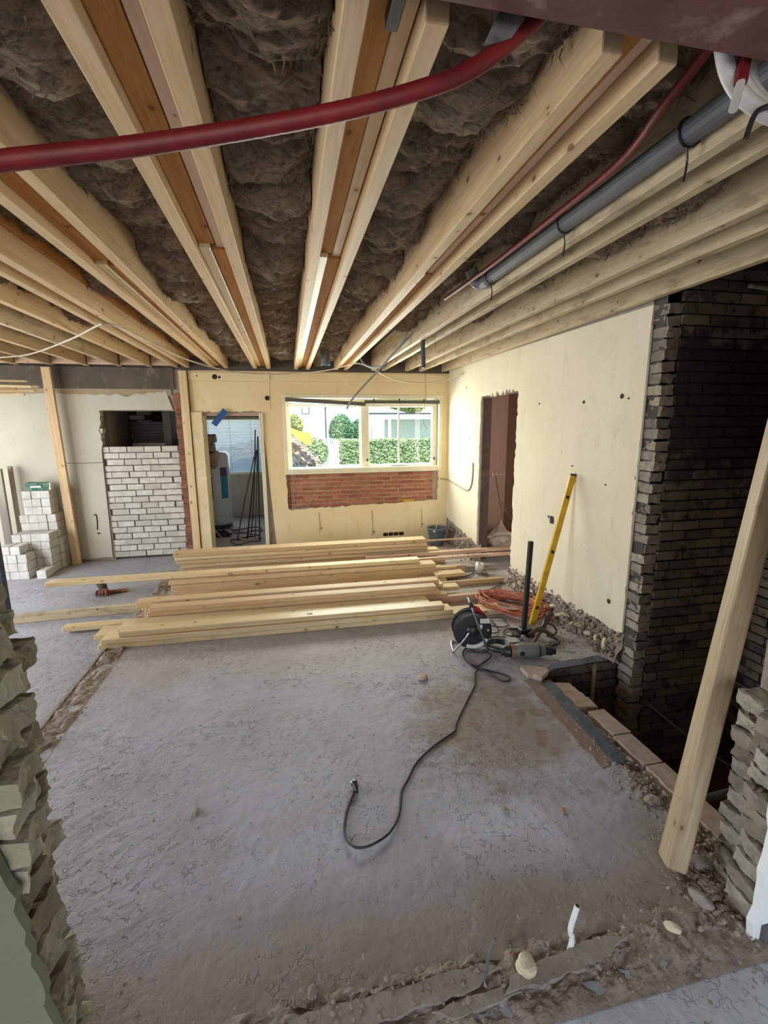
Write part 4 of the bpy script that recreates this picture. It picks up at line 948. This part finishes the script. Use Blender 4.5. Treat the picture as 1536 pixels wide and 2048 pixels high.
# orange cable heap
for k in range(9):
    r = random.Random(k+60); cx, cy = 2.12+r.uniform(-.05, .05), 3.92+r.uniform(-.06, .06); pts = []
    for j in range(26):
        a = j*2*PI/12+r.uniform(-.1, .1)+k
        rx, ry = .23+r.uniform(-.05, .05), .27+r.uniform(-.06, .06)
        pts.append((cx+rx*math.cos(a)-.12*math.sin(a), cy+ry*math.sin(a)+.02, .012+.0085*k+.02*r.random()))
    tag(obj('orange_cable', tube(BM(), pts, .0065, 6, 4), orangecable, smooth=True), ('lowest', 'second', 'third', 'fourth', 'middle', 'sixth', 'seventh', 'eighth', 'topmost')[k]+' coil of the orange red cable heap by the broken wall foot', 'cable', 'orange cable heap')
cab([(2.2, 3.75, .01), (2.28, 3.70, .01), (2.30, 3.66, .012)], .006, orangecable, 'short end of orange cable leading to its red plug', 'orange_cable')
pg = empty('red_plug', (2.33, 3.62, 0)); tag(pg, 'red plug lying by the wall foot', 'plug')
obj('plug_body', tube(BM(), [(-.04, .03, .014), (-.01, .01, .02), (.025, -.012, .022)], [.010, .020, .026], 10, 3), plain('red rubber', (.40, .06, .04), .5), pg, True)
obj('plug_face', tube(BM(), [(.025, -.012, .022), (.034, -.018, .022)], .022, 10, 1), sticker, pg)
for i, (cx, cy, rx, ry, lab) in enumerate(((1.80, 3.66, .11, .10, 'black cable ring behind the post foot'), (1.86, 3.42, .09, .09, 'black cable ring at the steel post foot'), (1.68, 3.62, .10, .16, 'thin dark cable loop between reel and steel post'))):
    cab([(cx+rx*math.cos(a)*(1+.1*math.sin(a*2.7)), cy+ry*math.sin(a), .008+.006*(1+math.sin(a*2))) for a in [j*PI/8 for j in range(18)]], .0055, blackrub, lab)
cab([(1.56, 3.35, .008), (1.7, 3.40, .008), (1.85, 3.30, .01), (1.95, 3.33, .01)], .005, blackrub, 'black cable running from reel toward the steel post foot')
cab([(1.95, 4.35, .012), (2.15, 4.5, .012), (2.3, 4.6, .012), (2.36, 4.75, .012)], .006, blackrub, 'dark cable along the orange heap to the wall foot')
cab([(1.75, 5.05, .012), (1.95, 4.97, .012), (2.1, 5.0, .014), (2.2, 5.1, .02)], .007, blackrub, 'black cable leading to the white bag by the doorway')
# steel post with foot plate
sp_ = empty('steel_post', (1.955, 3.43, 0)); tag(sp_, 'black square steel post standing on a foot plate', 'post')
obj('foot_plate', mbox(-.115, .085, -.075, .075, 0, .012, bev=.003), darksteel, sp_, rot=(0, 0, -.3))
obj('foot_block', mbox(-.045, .075, -.04, .05, .012, .05, bev=.008), darksteel, sp_)
obj('post', mbox(-.018, .018, -.018, .018, .05, .83, bev=.003), black_p, sp_, rot=(.0, .028, 0))
# yellow level leaning on the wall
lv = empty('long_level', (0, 0, 0)); tag(lv, 'long yellow aluminium level leaning against the right wall', 'level')
a = Vector((2.105, 3.555, .012)); b = Vector((2.410, 3.545, 1.365)); dv = b-a
o = obj('body', plank_mesh(dv.length, .055, .026, yellow, .003), None, lv, loc=(a+b)/2); o.rotation_mode = 'QUATERNION'
qq = dv.to_track_quat('X', 'Y'); o.rotation_quaternion = qq
for t in (.12, .5, .86):
    v = obj('vial', lathe(BM(), [(.0, -.016), (.016, -.016), (.016, .016), (0, .016)], 12, (0, 0, 0), 'z'), hole_m, o, loc=((t-.5)*dv.length, .0, .0)); v.scale = (1, 1, .9)
obj('end_cap', plank_mesh(.018, .058, .029, black_p, .002), None, o, loc=(dv.length/2+.004, 0, 0))
# rotary hammer
hm = empty('hammer_drill', (1.70, 3.04, 0), (0, 0, math.radians(-9))); hm.scale = (1.08, 1.08, 1.08); tag(hm, 'grey hammer drill lying on the floor beside the reel', 'drill')
grn = plain('grey green tool housing', (.20, .20, .17), .5)
obj('housing', tube(BM(), [(-.05, 0, .055), (.0, 0, .058), (.08, 0, .058), (.15, 0, .055), (.19, 0, .052)], [.045, .052, .052, .042, .034], 12, 3), grn, hm, True)
obj('orange_band', tube(BM(), [(-.062, 0, .055), (-.045, 0, .055)], .051, 14, 1), plain('orange band', (.40, .14, .07), .5), hm)
obj('motor_cap', tube(BM(), [(-.13, .01, .05), (-.10, .005, .053), (-.062, 0, .055)], [.03, .044, .049], 12, 3), black_p, hm, True)
obj('chuck', tube(BM(), [(.19, 0, .052), (.22, 0, .050), (.25, 0, .047), (.272, 0, .046)], [.033, .034, .027, .013], 12, 3), black_p, hm, True)
obj('drill_bit', tube(BM(), [(.27, 0, .046), (.42, 0, .03)], .004, 6, 1), steel, hm)
obj('handle', tube(BM(), [(-.11, .02, .05), (-.17, .06, .045), (-.20, .13, .04), (-.17, .17, .045), (-.10, .16, .055), (-.04, .10, .06)], [.022, .02, .02, .02, .022, .026], 10, 4), black_p, hm, True)
obj('top_label', rough_block(.09, .075, .05, 2, .006, 2), plain('worn silver plate', (.45, .46, .48), .35, .4), hm, loc=(-.02, .085, .075), rot=(0, .1, .2))
obj('side_handle', tube(BM(), [(.12, .03, .075), (.09, .075, .09), (.07, .13, .10)], [.016, .017, .019], 10, 3), grey_p, hm, True)
obj('collar', tube(BM(), [(.125, 0, .055), (.15, 0, .055)], .048, 14, 1), black_p, hm)
obj('switch_dial', lathe(BM(), [(0, 0), (.018, 0), (.018, .006), (0, .006)], 16, (.01, -.055, .058), 'y'), black_p, hm)
cab([(1.53, 3.17, .04), (1.50, 3.17, .02), (1.46, 3.16, .01), (1.38, 3.20, .008)], .006, blackrub, 'black lead of the hammer drill ending by the reel')
# pincers / crowbar like tools behind the drill
ck = empty('claw_hammer', (2.02, 3.30, 0), (0, 0, .62)); ck.scale = (1.3, 1.3, 1.3); tag(ck, 'rusty claw hammer with black grip beside the drill', 'hammer')
rust = plain('rusty steel', (.16, .09, .06), .7, .3, var=.3, vs=30)
obj('shaft', tube(BM(), [(-.18, -.04, .03), (-.05, -.01, .035), (.06, 0, .045)], .012, 8, 2), rust, ck, True)
obj('grip', tube(BM(), [(.06, 0, .045), (.13, .01, .075), (.21, .02, .105)], [.015, .019, .020], 10, 2), black_p, ck, True)
obj('head', tube(BM(), [(-.02, .05, .02), (.03, .02, .05), (.05, -.03, .045), (.06, -.08, .012)], [.014, .018, .014, .006], 8, 3), rust, ck, True)
obj('hook', tube(BM(), [(.12, .0, .07), (.16, -.03, .05), (.15, -.06, .02), (.11, -.06, .01)], .007, 7, 4), rust, ck, True)
cl = empty('clamp_bar', (1.98, 3.16, 0)); tag(cl, 'bent dark clamp bar behind the drill', 'clamp')
obj('bar', tube(BM(), [(-.10, .0, .014), (.02, -.02, .014), (.12, -.01, .016), (.16, .02, .02), (.15, .07, .03), (.10, .11, .04)], .011, 8, 4), darksteel, cl, True)
obj('jaw', rough_block(.07, .04, .035, 7, .006, 2), darksteel, cl, loc=(-.09, .01, .02))

# bucket
bk = empty('bucket', (2.17, 6.50, 0)); tag(bk, 'dark grey mortar bucket in the corner under the window', 'bucket')
obj('bucket_body', lathe(BM(), [(.10, 0), (.105, .02), (.135, .24), (.150, .25), (.150, .275), (.138, .275), (.128, .24), (.095, .03), (.0, .03)], 28), bucket_m, bk, True)
obj('stick', tube(BM(), [(-.05, 0, .05), (-.01, .02, .25), (.04, .04, .42)], .007, 6, 2), pine, bk)
obj('rim_lug', mbox(-.10, -.07, -.145, -.12, .235, .25), sticker, bk)
# sack in the right doorway
sk = empty('rubble_sack', (2.92, 5.90, 0)); tag(sk, 'tied pale plastic sack standing in the right doorway', 'sack')
bm = BM(); bmesh.ops.create_icosphere(bm, subdivisions=4, radius=1)
for v in bm.verts:
    c = v.co.copy(); z = c.z
    r_ = 1 if z < .1 else max(.10, 1-(z-.1)**.8*1.05)
    n = noise.fractal(c*2.4, .8, 2, 4)
    v.co = Vector((c.x*.21*r_*(1+.18*n), c.y*.2*r_*(1+.18*n), .22+z*.22+(.10*max(0, z-.5))+.0*n)); v.co.z = max(v.co.z, 0)
obj('sack_body', bm, bag_m, sk, True)
obj('sack_fold', tube(BM(), [(-.26, -.08, .24), (-.15, -.14, .30), (0, -.16, .31), (.15, -.14, .28), (.2, -.08, .27)], [.012, .03, .034, .03, .012], 9, 4), plain('sack fold', (.66, .60, .5), .45), sk, True)
# white crumpled bag on floor
wbg = obj('white_bag', stone_mesh(.08, 13, 3, (.8, .7, 1.1)), white_m, smooth=False, loc=(2.25, 5.08, .055)); tag(wbg, 'small crumpled white bag on the floor below the slender boards', 'bag')
# hall: bracket strip on the pink wall
hb = empty('wall_bracket', (0, 0, 0)); tag(hb, 'perforated strip screwed on the pink wall', 'bracket')
obj('strip', mbox(2.93, 3.155, 6.285, 6.30, 1.04, 1.115), wall_pink, hb)
for x in (2.935, 3.0, 3.06, 3.12): obj('screw_plate', mbox(x, x+(.012 if x < 2.95 else .022), 6.278, 6.286, 1.05 if x < 2.95 else 1.07, 1.11 if x < 2.95 else 1.085), white_m, hb)
cab([(3.0, 6.27, 1.06), (3.05, 6.25, .8), (3.10, 6.2, .6), (3.148, 6.0, .45)], .006, wall_pink, 'pinkish wire hanging on the hallway wall')

# ================================================================ STORE ROOM CONTENT
w2 = empty('window_2', (0, 0, 0)); tag(w2, 'store room window with horizontal blind', None, None, 'structure')
frame_rect(-1.76, -.47, .85, 1.98, .05, 9.56, 9.7, cream_paint, 'window_frame', w2)
obj('pane', mbox(-1.71, -.52, 9.66, 9.666, .9, 1.93), glass_m, w2)
blind_m = new_mat('translucent blind slat')[0]
_nt = blind_m.node_tree; _b = _nt.nodes['Principled BSDF']; _b.inputs['Base Color'].default_value = (.85, .9, .92, 1)
_tr = _nt.nodes.new('ShaderNodeBsdfTranslucent'); _tr.inputs[0].default_value = (.85, .92, .95, 1); _mx = _nt.nodes.new('ShaderNodeMixShader'); _mx.inputs[0].default_value = .6
_nt.links.new(_b.outputs[0], _mx.inputs[1]); _nt.links.new(_tr.outputs[0], _mx.inputs[2]); _nt.links.new(_mx.outputs[0], _nt.nodes['Material Output'].inputs[0])
b3 = empty('slatted_blind', (0, 0, 0)); tag(b3, 'white horizontal slat blind in the store room window', 'blind')
sl = plank_mesh(1.17, .024, .002, blind_m, .0005)
for i in range(40): obj('slat', sl, None, b3, loc=(-1.115, 9.63, .92+i*.0255), rot=(1.1, 0, 0))
for x in (-1.5, -1.1, -.7): obj('ladder_cord', tube(BM(), [(x, 9.615, .91), (x, 9.615, 1.93)], .003, 4, 1), whitecable, b3)
bo = empty('boiler', (-1.30, 8.65, 0)); tag(bo, 'tall white cylindrical boiler with a blue label', 'boiler')
obj('tank', lathe(BM(), [(.0, .06), (.24, .06), (.265, .10), (.265, 1.28), (.24, 1.35), (.0, 1.38)], 40), boiler_m, bo, True)
obj('base_ring', lathe(BM(), [(.25, 0), (.25, .07), (0, .07)], 32), darksteel, bo)
for z0, z1, m_ in ((.55, .95, label_blue), (.95, 1.10, plain('purple label print', (.10, .05, .2), .4, bs=0))):
    bm = BM(); A = [math.radians(-62+i*6) for i in range(6)]; va = [bm.verts.new((.268*math.cos(a), .268*math.sin(a), z0)) for a in A]; vb = [bm.verts.new((.268*math.cos(a), .268*math.sin(a), z1)) for a in A]
    for i in range(5): bm.faces.new((va[i], va[i+1], vb[i+1], vb[i]))
    obj('label_sheet', bm, m_, bo)
obj('seam', mbox(-.02, -.01, -.272, -.262, .55, .95), darksteel, bo)
for i in range(4):
    o = obj('insulation_batt', rough_block(.40, .5, .115, 30+i, .03, 5, 9), wool_m, smooth=True, loc=(-1.36+rnd.uniform(-.03, .03), 7.95, 1.20+i*.135), rot=(0, 0, rnd.uniform(-.06, .06)))
    tag(o, ('lowest', 'second', 'third', 'topmost')[i]+' brown batt of the pile seen through the back doorway', 'insulation', 'batts in the store room')
o = plank('batt_shelf', -1.62, -1.30, 7.7, 8.2, 1.10, 1.13, pine_orange, 0, 'shelf carrying the brown batts in the store room', 'shelf')
dp = obj('dark_sheet', ground_strip(-1.50, -.98, 7.75, 8.05, 20, 16, .10, .0, 6, 12), plain('dark crumpled sack', (.05, .035, .03), .8)); tag(dp, 'dark crumpled sack on the store room floor', 'sack')
tr = empty('cable_bundle', (0, 0, 0)); tag(tr, 'tall bundle of dark rods and pipes leaning in the doorway corner', 'rods')
for i, (x, y, xt) in enumerate(((-.86, 7.55, -.50), (-.70, 7.45, -.46), (-.58, 7.5, -.44), (-.50, 7.4, -.43), (-.66, 7.7, -.46))):
    obj('rod', tube(BM(), [(x, y, .01), ((x+xt)/2-.01, y-.06, .7), (xt, 7.2, 1.35+.1*i)], .009+.003*(i % 2), 6, 4), (rust, black_p, grey_p, darksteel, black_p)[i], tr, True)
for i, (cx, cy, rx, ry, m_, lab) in enumerate(((-.72, 7.35, .22, .2, rust, 'brown cable ring on the store room floor'), (-.66, 7.55, .17, .14, bag_m, 'pale cable ring on the store room floor'), (-.75, 8.1, .25, .18, rust, 'far brown cable ring in the store room'))):
    cab([(cx+rx*math.cos(a), cy+ry*math.sin(a), .015+.03*math.sin(a*1.5)**2) for a in [j*PI/8 for j in range(17)]], .010, m_, lab)
cab([(-1.14, 7.2, .25), (-1.08, 7.18, .18), (-1.0, 7.15, .08), (-.88, 7.05, .012)], .007, whitecable, 'white cable hanging from the doorway\'s left jamb')
cab([(-1.5, 8.4, .02), (-1.2, 8.0, .15), (-.9, 7.7, .12), (-.5, 7.5, .05)], .008, black_p, 'thin black pole lying across the store room')
tag(obj('blue_tape', mbox(-.042, .042, -.001, .001, -.13, .13), blue_m, loc=(-.90, D-.045, 1.925), rot=(0, math.radians(40), 0)), 'strip of blue tape hanging at the top of the back doorway', 'tape')
# dark room stuff seen over the infill
for i in range(7):
    o = obj('black_board', mbox(-1.0+.02*math.sin(i), -.0, -.25, .25, 0, .04), plain('black board', (.016, .014, .013), .8), loc=(-1.73-.01*math.cos(i*2)**2, 7.55, 1.58+i*.043)); o.scale = (.45, 1, 1)
    tag(o, ('lowest', 'second', 'third', 'fourth', 'fifth', 'sixth', 'topmost')[i]+' black board of the stack behind the white infill', 'board', 'black boards in the dark room')
plank('board_rack', -2.2, -1.74, 7.3, 7.8, -.02, 1.575, wood_grey, 0, 'grey rack under the black boards in the dark room', 'rack')
brick_variants('dkw', .2, .06, .065, b_white, .003, 1)
dk = empty('wall_dark_pillar', (0, 0, 0)); tag(dk, 'white brick pillar in the dark room', None, None, 'structure')
lay(dk, 'dkw', [(-2.28+.1*(r % 2), 7.95, 1.2+r*.075) for r in range(14)], 0, .003, .02)
obj('mortar_bed', mbox(-2.4, -2.1, 7.97, 8.05, 0, 2.5), mortar_dk, dk)

# ================================================================ PIT CONTENT
tag(obj('pit_pipe', tube(BM(), [(2.02, 1.95, -.45), (2.9, 1.86, -.28), (3.38, 1.80, -.2)], .022, 10, 3), grey_p), 'grey pipe crossing the dark pit', 'pipe')
tag(obj('pit_cable', tube(BM(), [(2.6, 2.68, -.3), (2.9, 2.4, -.55), (3.3, 2.2, -.8)], .008, 6, 4), wood_grey), 'thin grey rope hanging into the pit', 'rope')
tag(obj('pit_lath', mbox(2.26, 2.285, 2.885, 2.90, -.84, -.05), pine_weather), 'thin upright lath standing in the pit by the slab edge', 'lath')
hp = empty('ceiling_pipe', (0, 0, 0)); tag(hp, 'pale bent pipe high on the dark pit wall', 'pipe')
obj('pipe', tube(BM(), [(3.0, 2.66, 2.68), (3.2, 2.655, 2.66), (3.27, 2.65, 2.60), (3.275, 2.65, 2.45)], .014, 8, 4), b_edge, hp, True)
rp = empty('copper_pipe', (0, 0, 0)); tag(rp, 'dark red pipe end sticking out over the pit', 'pipe')
obj('pipe', tube(BM(), [(2.95, 2.35, 2.34), (3.38, 2.25, 2.45)], .015, 10, 1), redtube, rp)
obj('pipe_end', tube(BM(), [(2.945, 2.351, 2.339), (2.951, 2.350, 2.341)], .012, 10, 1), white_m, rp)

# ================================================================ DEBRIS ON THE FLOOR
def stone(name, x, y, z, r, mat, label, seed, sq=(1, .8, .6), cat='stone', sub=2):
    return tag(obj(name, stone_mesh(r, seed, sub, sq), mat, loc=(x, y, z+r*sq[2]*.6), rot=(0, 0, seed)), label, cat)
stone('foam_lump', .70, 1.10, 0.01, .034, foam_m, 'cream foam lump on the rubble footing', 4, (1, .8, .9), 'foam', 3)
stone('brick_chip', .885, 2.93, 0, .045, b_kerb, 'pale brick chip on the floor left of the pit', 6, (.7, 1.1, .35), 'chip', 3)
stone('mortar_crumb', -.50, 2.02, 0, .022, mortar, 'dark mortar crumb lying alone on the left half of the floor', 8, (1.2, .6, .5), 'crumb')
stone('mortar_crumb', 1.20, 1.66, 0, .018, b_red, 'reddish crumb on the floor left of the prop', 9, (.6, 1.3, .5), 'crumb')
stone('mortar_crumb', .93, 1.72, 0, .018, mortar, 'pale crumb left of the reddish crumb', 10, (.7, 1.1, .6), 'crumb')
stone('mortar_crumb', -.0, 1.19, 0, .02, mortar, 'grey crumb by the near edge of the floor', 11, (1.2, .8, .6), 'crumb')
stone('mortar_crumb', 1.27, 1.10, .02, .022, foam_m, 'yellowish crumb on the right of the rubble footing', 12, (1.2, .8, .7), 'crumb')
stone('mortar_crumb', -.20, 1.12, 0.01, .018, mortar, 'brown crumb at the left end of the rubble footing', 14, (.7, 1.2, .7), 'crumb')
bm = BM(); rr = random.Random(77)
def crumb(bm, x, y, z, r):
    m = bmesh.ops.create_icosphere(bm, subdivisions=1, radius=r)['verts']
    s = Vector((rr.uniform(.6, 1.4), rr.uniform(.6, 1.4), rr.uniform(.4, .8)))
    for v in m: v.co = Vector((v.co.x*s.x*rr.uniform(.7, 1.3)+x, v.co.y*s.y*rr.uniform(.7, 1.3)+y, v.co.z*s.z+z))
for _ in range(420):
    crumb(bm, rr.uniform(-.75, 1.62), rr.gauss(1.08, .09), .014, rr.uniform(.002, .0085))
for _ in range(330):
    x, y = rr.uniform(-1.4, 1.6), rr.uniform(1.2, 3.6); crumb(bm, x, y, .001, rr.uniform(.0015, .0055))
for _ in range(420):
    crumb(bm, rr.gauss(1.68, .05), rr.uniform(1.2, 2.3), .0, rr.uniform(.003, .014))
for _ in range(200):
    crumb(bm, rr.gauss(1.55, .06), rr.gauss(1.2, .08), .004, rr.uniform(.004, .016))
for _ in range(200):
    crumb(bm, rr.gauss(-1.46, .05), rr.uniform(1.6, 4.2), .012, rr.uniform(.003, .011))
for _ in range(220):
    crumb(bm, rr.gauss(2.26, .07), rr.uniform(3.0, 6.6), .004, rr.uniform(.003, .013))
tag(obj('rubble_crumbs', bm, rubble_m), 'loose rubble crumbs scattered over the floor edges', 'rubble', None, 'stuff')
ws = obj('pipe_stub', tube(BM(), [(.88, 1.13, -.02), (.895, 1.135, .035), (.888, 1.14, .07), (.905, 1.145, .13), (.915, 1.15, .15)], .0095, 10, 4), white_m, smooth=True); tag(ws, 'short white pipe stub sticking up from the rubble footing', 'pipe')
obj('bore', lathe(BM(), [(0, 0), (.0065, 0), (.0065, .002), (0, .002)], 10, (.9155, 1.1505, .1505)), hole_m, ws)
wq = obj('wire_stub', tube(BM(), [(.55, 1.10, -.02), (.565, 1.11, .05), (.575, 1.12, .09), (.60, 1.13, .13)], .006, 8, 4), grey_p, smooth=True); tag(wq, 'grey wire stub standing in the rubble footing', 'pipe')
stone('rubble_stone', 1.47, 1.17, .0, .035, mortar, 'rough mortar stone at the foot of the right jamb', 21, (1.1, .8, .8), 'stone', 3)
stone('rubble_stone', 1.60, 1.30, .0, .035, mortar, 'rough mortar stone right of the prop foot', 22, (1.3, .8, .7), 'stone', 3)
stone('rubble_stone', 1.64, 1.45, -.01, .035, b_kerb, 'pinkish stone between prop and kerb bricks', 23, (1, 1.2, .6), 'stone', 3)
stone('rubble_stone', 1.66, 1.62, -.01, .032, mortar, 'grey stone behind the prop foot', 24, (1, 1.2, .6), 'stone', 3)
stone('rubble_stone', -1.44, 2.70, -.01, .035, mortar, 'pale stone at the near end of the broken footing strip', 25, (1, 1.3, .6), 'stone', 3)

# ================================================================ OUTSIDE
def foliage(name, c, rx, ry, rz, n, mat, label, seed, cat='shrub', boxy=False, leaf=.07):
    r = random.Random(seed); bm = BM()
    for _ in range(n):
        if boxy:
            p = Vector((r.uniform(-rx, rx), r.uniform(-ry, ry), r.uniform(-rz, rz)))
            k = r.randrange(3)
            if k == 0: p.y = -ry+r.uniform(0, .08)
            elif k == 1: p.z = rz-r.uniform(-.04, .08)
        else:
            d = Vector((r.gauss(0, 1), r.gauss(0, 1), r.gauss(0, 1))).normalized()*r.uniform(.75, 1.03)
            p = Vector((d.x*rx, d.y*ry, d.z*rz))
        u = Vector((r.gauss(0, 1), r.gauss(0, 1), r.gauss(0, 1))).normalized()*leaf; v = u.orthogonal().normalized()*leaf*.6
        bm.faces.new([bm.verts.new(Vector(c)+p+q) for q in (-u, v, u, -v)])
    o = empty(name); tag(o, label, cat)
    tag(obj('foliage', bm, mat, o), kind='stuff')
    core = BM(); bmesh.ops.create_icosphere(core, subdivisions=3, radius=1) if not boxy else bmesh.ops.create_cube(core, size=2)
    for v in core.verts: v.co = Vector((c[0]+v.co.x*rx*.9, c[1]+v.co.y*ry*.9, c[2]+v.co.z*rz*.93))
    if not boxy: obj('trunk', tube(BM(), [(c[0], c[1], -.13), (c[0], c[1], c[2])], .07, 7, 1), wood_grey, o)
    obj('branches', core, plain('dark foliage core', (.05, .09, .04), .9), o); return o
leaf1 = plain('hedge leaves', (.38, .52, .24), .6, var=.3, vs=3); leaf2 = plain('dark green leaves', (.13, .30, .13), .6, var=.3, vs=3); leaf3 = plain('yellow green leaves', (.42, .48, .10), .6, var=.3, vs=3)
struct('ground_outside', mbox(-30, 40, 7.12, 70, -.3, -.12), plain('pale paving', (.62, .60, .56), .8, vs=2), label='pale paved ground outside')
struct('ground_around', mbox(-30, -5.2, -20, 7.12, -.3, -.12), MATS['pale paving'], label='paving beside the house')
struct('ground_behind', mbox(-5.2, 30, -20, -3.8, -.3, -.12), MATS['pale paving'], label='paving behind the camera side room')
foliage('clipped_hedge', (7.3, 23.6, .48), 5.0, .5, .6, 15000, leaf1, 'long clipped green hedge across the garden', 1, 'hedge', True, .07)
foliage('round_bush', (2.95, 25.8, 1.35), .68, .6, 1.1, 3500, leaf2, 'round topped dark green bush behind the hedge', 2)
foliage('round_bush', (4.05, 26.5, 1.25), .55, .5, .95, 2500, leaf2, 'lower dark conifer right of the round topped bush', 3)
foliage('garden_bush', (1.0, 21.0, .65), .8, .5, .70, 3000, leaf1, 'light green bush behind the rubble heap', 4)
foliage('garden_tree', (.35, 26, 1.85), .55, .5, .6, 1600, leaf3, 'yellowish tree at the left edge of the window view', 5, 'tree')
foliage('garden_tree', (9.6, 38, 3.9), 2.2, 1.5, 1.3, 5000, leaf3, 'yellow green tree behind the carport roof', 6, 'tree', leaf=.1)
hs = empty('garden_house', (0, 0, 0)); tag(hs, 'pale blue house across the garden', 'house')
blu = plain('pale blue render', (.42, .58, .78), .8, var=.03)
obj('wall', mbox(.9, 6.0, 33, 38, -.15, 6), blu, hs)
obj('wall', mbox(-7, .9, 33.5, 38, -.15, 6), plain('beige render', (.55, .5, .45), .8), hs)
for i, (x, z, ww, hh) in enumerate(((1.05, 2.6, .55, .6), (3.1, .5, .8, 1.0), (-1.2, 2.3, 1.0, 1.1))):
    f = obj('window', mbox(x, x+ww, 32.93 if x > .9 else 33.43, 33.6, z, z+hh), plain('dark window frame', (.06, .08, .12), .4), hs)
    obj('pane', mbox(x+.08, x+ww-.08, 32.91 if x > .9 else 33.41, 32.95 if x > .9 else 33.45, z+.08, z+hh-.08), white_m, f)
bm = BM(); sheet(bm, [[(6.0, 2.6), (6.0, 3.35), (9.0, 2.6)]], yplane, 33, 37); obj('side_gable', bm, blu, hs)
cp = empty('carport', (0, 0, 0)); tag(cp, 'flat roofed white carport right in the window view', 'carport')
obj('roof', mbox(5.4, 12.0, 30, 32.5, 2.22, 2.52), white_m, cp); obj('roof_edge', mbox(5.0, 12.0, 29.9, 32.5, 2.52, 2.62), darksteel, cp)
for x in (6.15, 6.6): obj('column', mbox(x, x+.16, 30.1, 30.26, -.12, 2.25), white_m, cp)
obj('back_wall', mbox(6.6, 12, 32.3, 32.5, -.12, 2.25), plain('grey green cladding', (.35, .42, .38), .8), cp)
obj('side_window', mbox(4.6, 5.9, 32.8, 33.05, .7, 2.0), white_m, hs)
gt = empty('garden_gate', (0, 0, 0)); tag(gt, 'white picket gate between bush and hedge', 'gate')
for i in range(10):
    x = 1.42+i*.094; h = 1.12+.14*math.sin((i+.5)/10*PI)
    obj('picket', mbox(x, x+.06, 21.5, 21.54, -.12, h), white_m, gt)
for z in (.15, .9): obj('rail', mbox(1.40, 2.36, 21.54, 21.58, z, z+.08), white_m, gt)
tag(obj('lamp_post', mbox(1.98, 2.06, 24.6, 24.68, -.12, 6), darksteel), 'thin dark post in front of the pale blue house', 'post')
# rubble heap with a yellow bucket
hp_ = empty('rubble_heap', (0, 0, 0)); tag(hp_, 'big heap of broken bricks and boards outside the window', 'rubble')
bm = BM(); V = []
def hz(x, y): return -.12+max(0, 1.62-(.98*max(0, x-.1)+.25*abs(y-12.2)+.15*max(0, -x+.1)))
for i in range(60):
    V.append([bm.verts.new((-2.2+i*.065, 10+j*.1, hz(-2.2+i*.065, 10+j*.1)+.12*noise.fractal(Vector((i*.4, j*.5, 1)), .8, 2, 3))) for j in range(45)])
for i in range(59):
    for j in range(44): bm.faces.new((V[i][j], V[i+1][j], V[i+1][j+1], V[i][j+1]))
obj('mound', bm, plain('pale rubble', (.7, .66, .6), .9, var=.4, vs=6), hp_)
bm = BM(); r = random.Random(5)
for _ in range(700):
    x, y = r.uniform(-1.6, 1.5), r.uniform(10.6, 13.5); z = hz(x, y)+.05
    mtx = Matrix.Translation((x, y, z)) @ Matrix.Rotation(r.uniform(0, 3), 4, 'X') @ Matrix.Rotation(r.uniform(0, 3), 4, 'Z') @ Matrix.Diagonal((r.uniform(.04, .22), r.uniform(.04, .09), r.uniform(.02, .06), 1))
    bmesh.ops.create_cube(bm, size=1, matrix=mtx)
tag(obj('rubble_pieces', bm, brickmat('mixed rubble', [(.62, .56, .48), (.4, .3, .24)], sc=5), hp_), kind='stuff')
yb = obj('yellow_tub', sheet(BM(), [[(.02, 1.70), (.10, 1.76), (.30, 1.68), (.54, 1.64), (.55, 1.34), (.3, 1.46)]], yplane, 10.9, 11.4), plain('yellow tub plastic', (.9, .55, .12), .5)); tag(yb, 'yellow tub lying on the rubble heap', 'tub')
tag(obj('timber_crate', mbox(1.65, 2.1, 11.2, 11.9, -.12, .18, bev=.01), pine_red), 'low crate of rubble beside the heap', 'crate')
bn = empty('wheelie_bin', (3.55, 14.2, -.12)); tag(bn, 'pale bin standing before the hedge', 'bin')
obj('bin_body', lathe(BM(), [(.0, 0), (.16, 0), (.2, .55), (.0, .55)], 20), tape_grey, bn); obj('lid', mbox(-.25, .25, -.2, .2, .55, .60, bev=.01), white_m, bn)
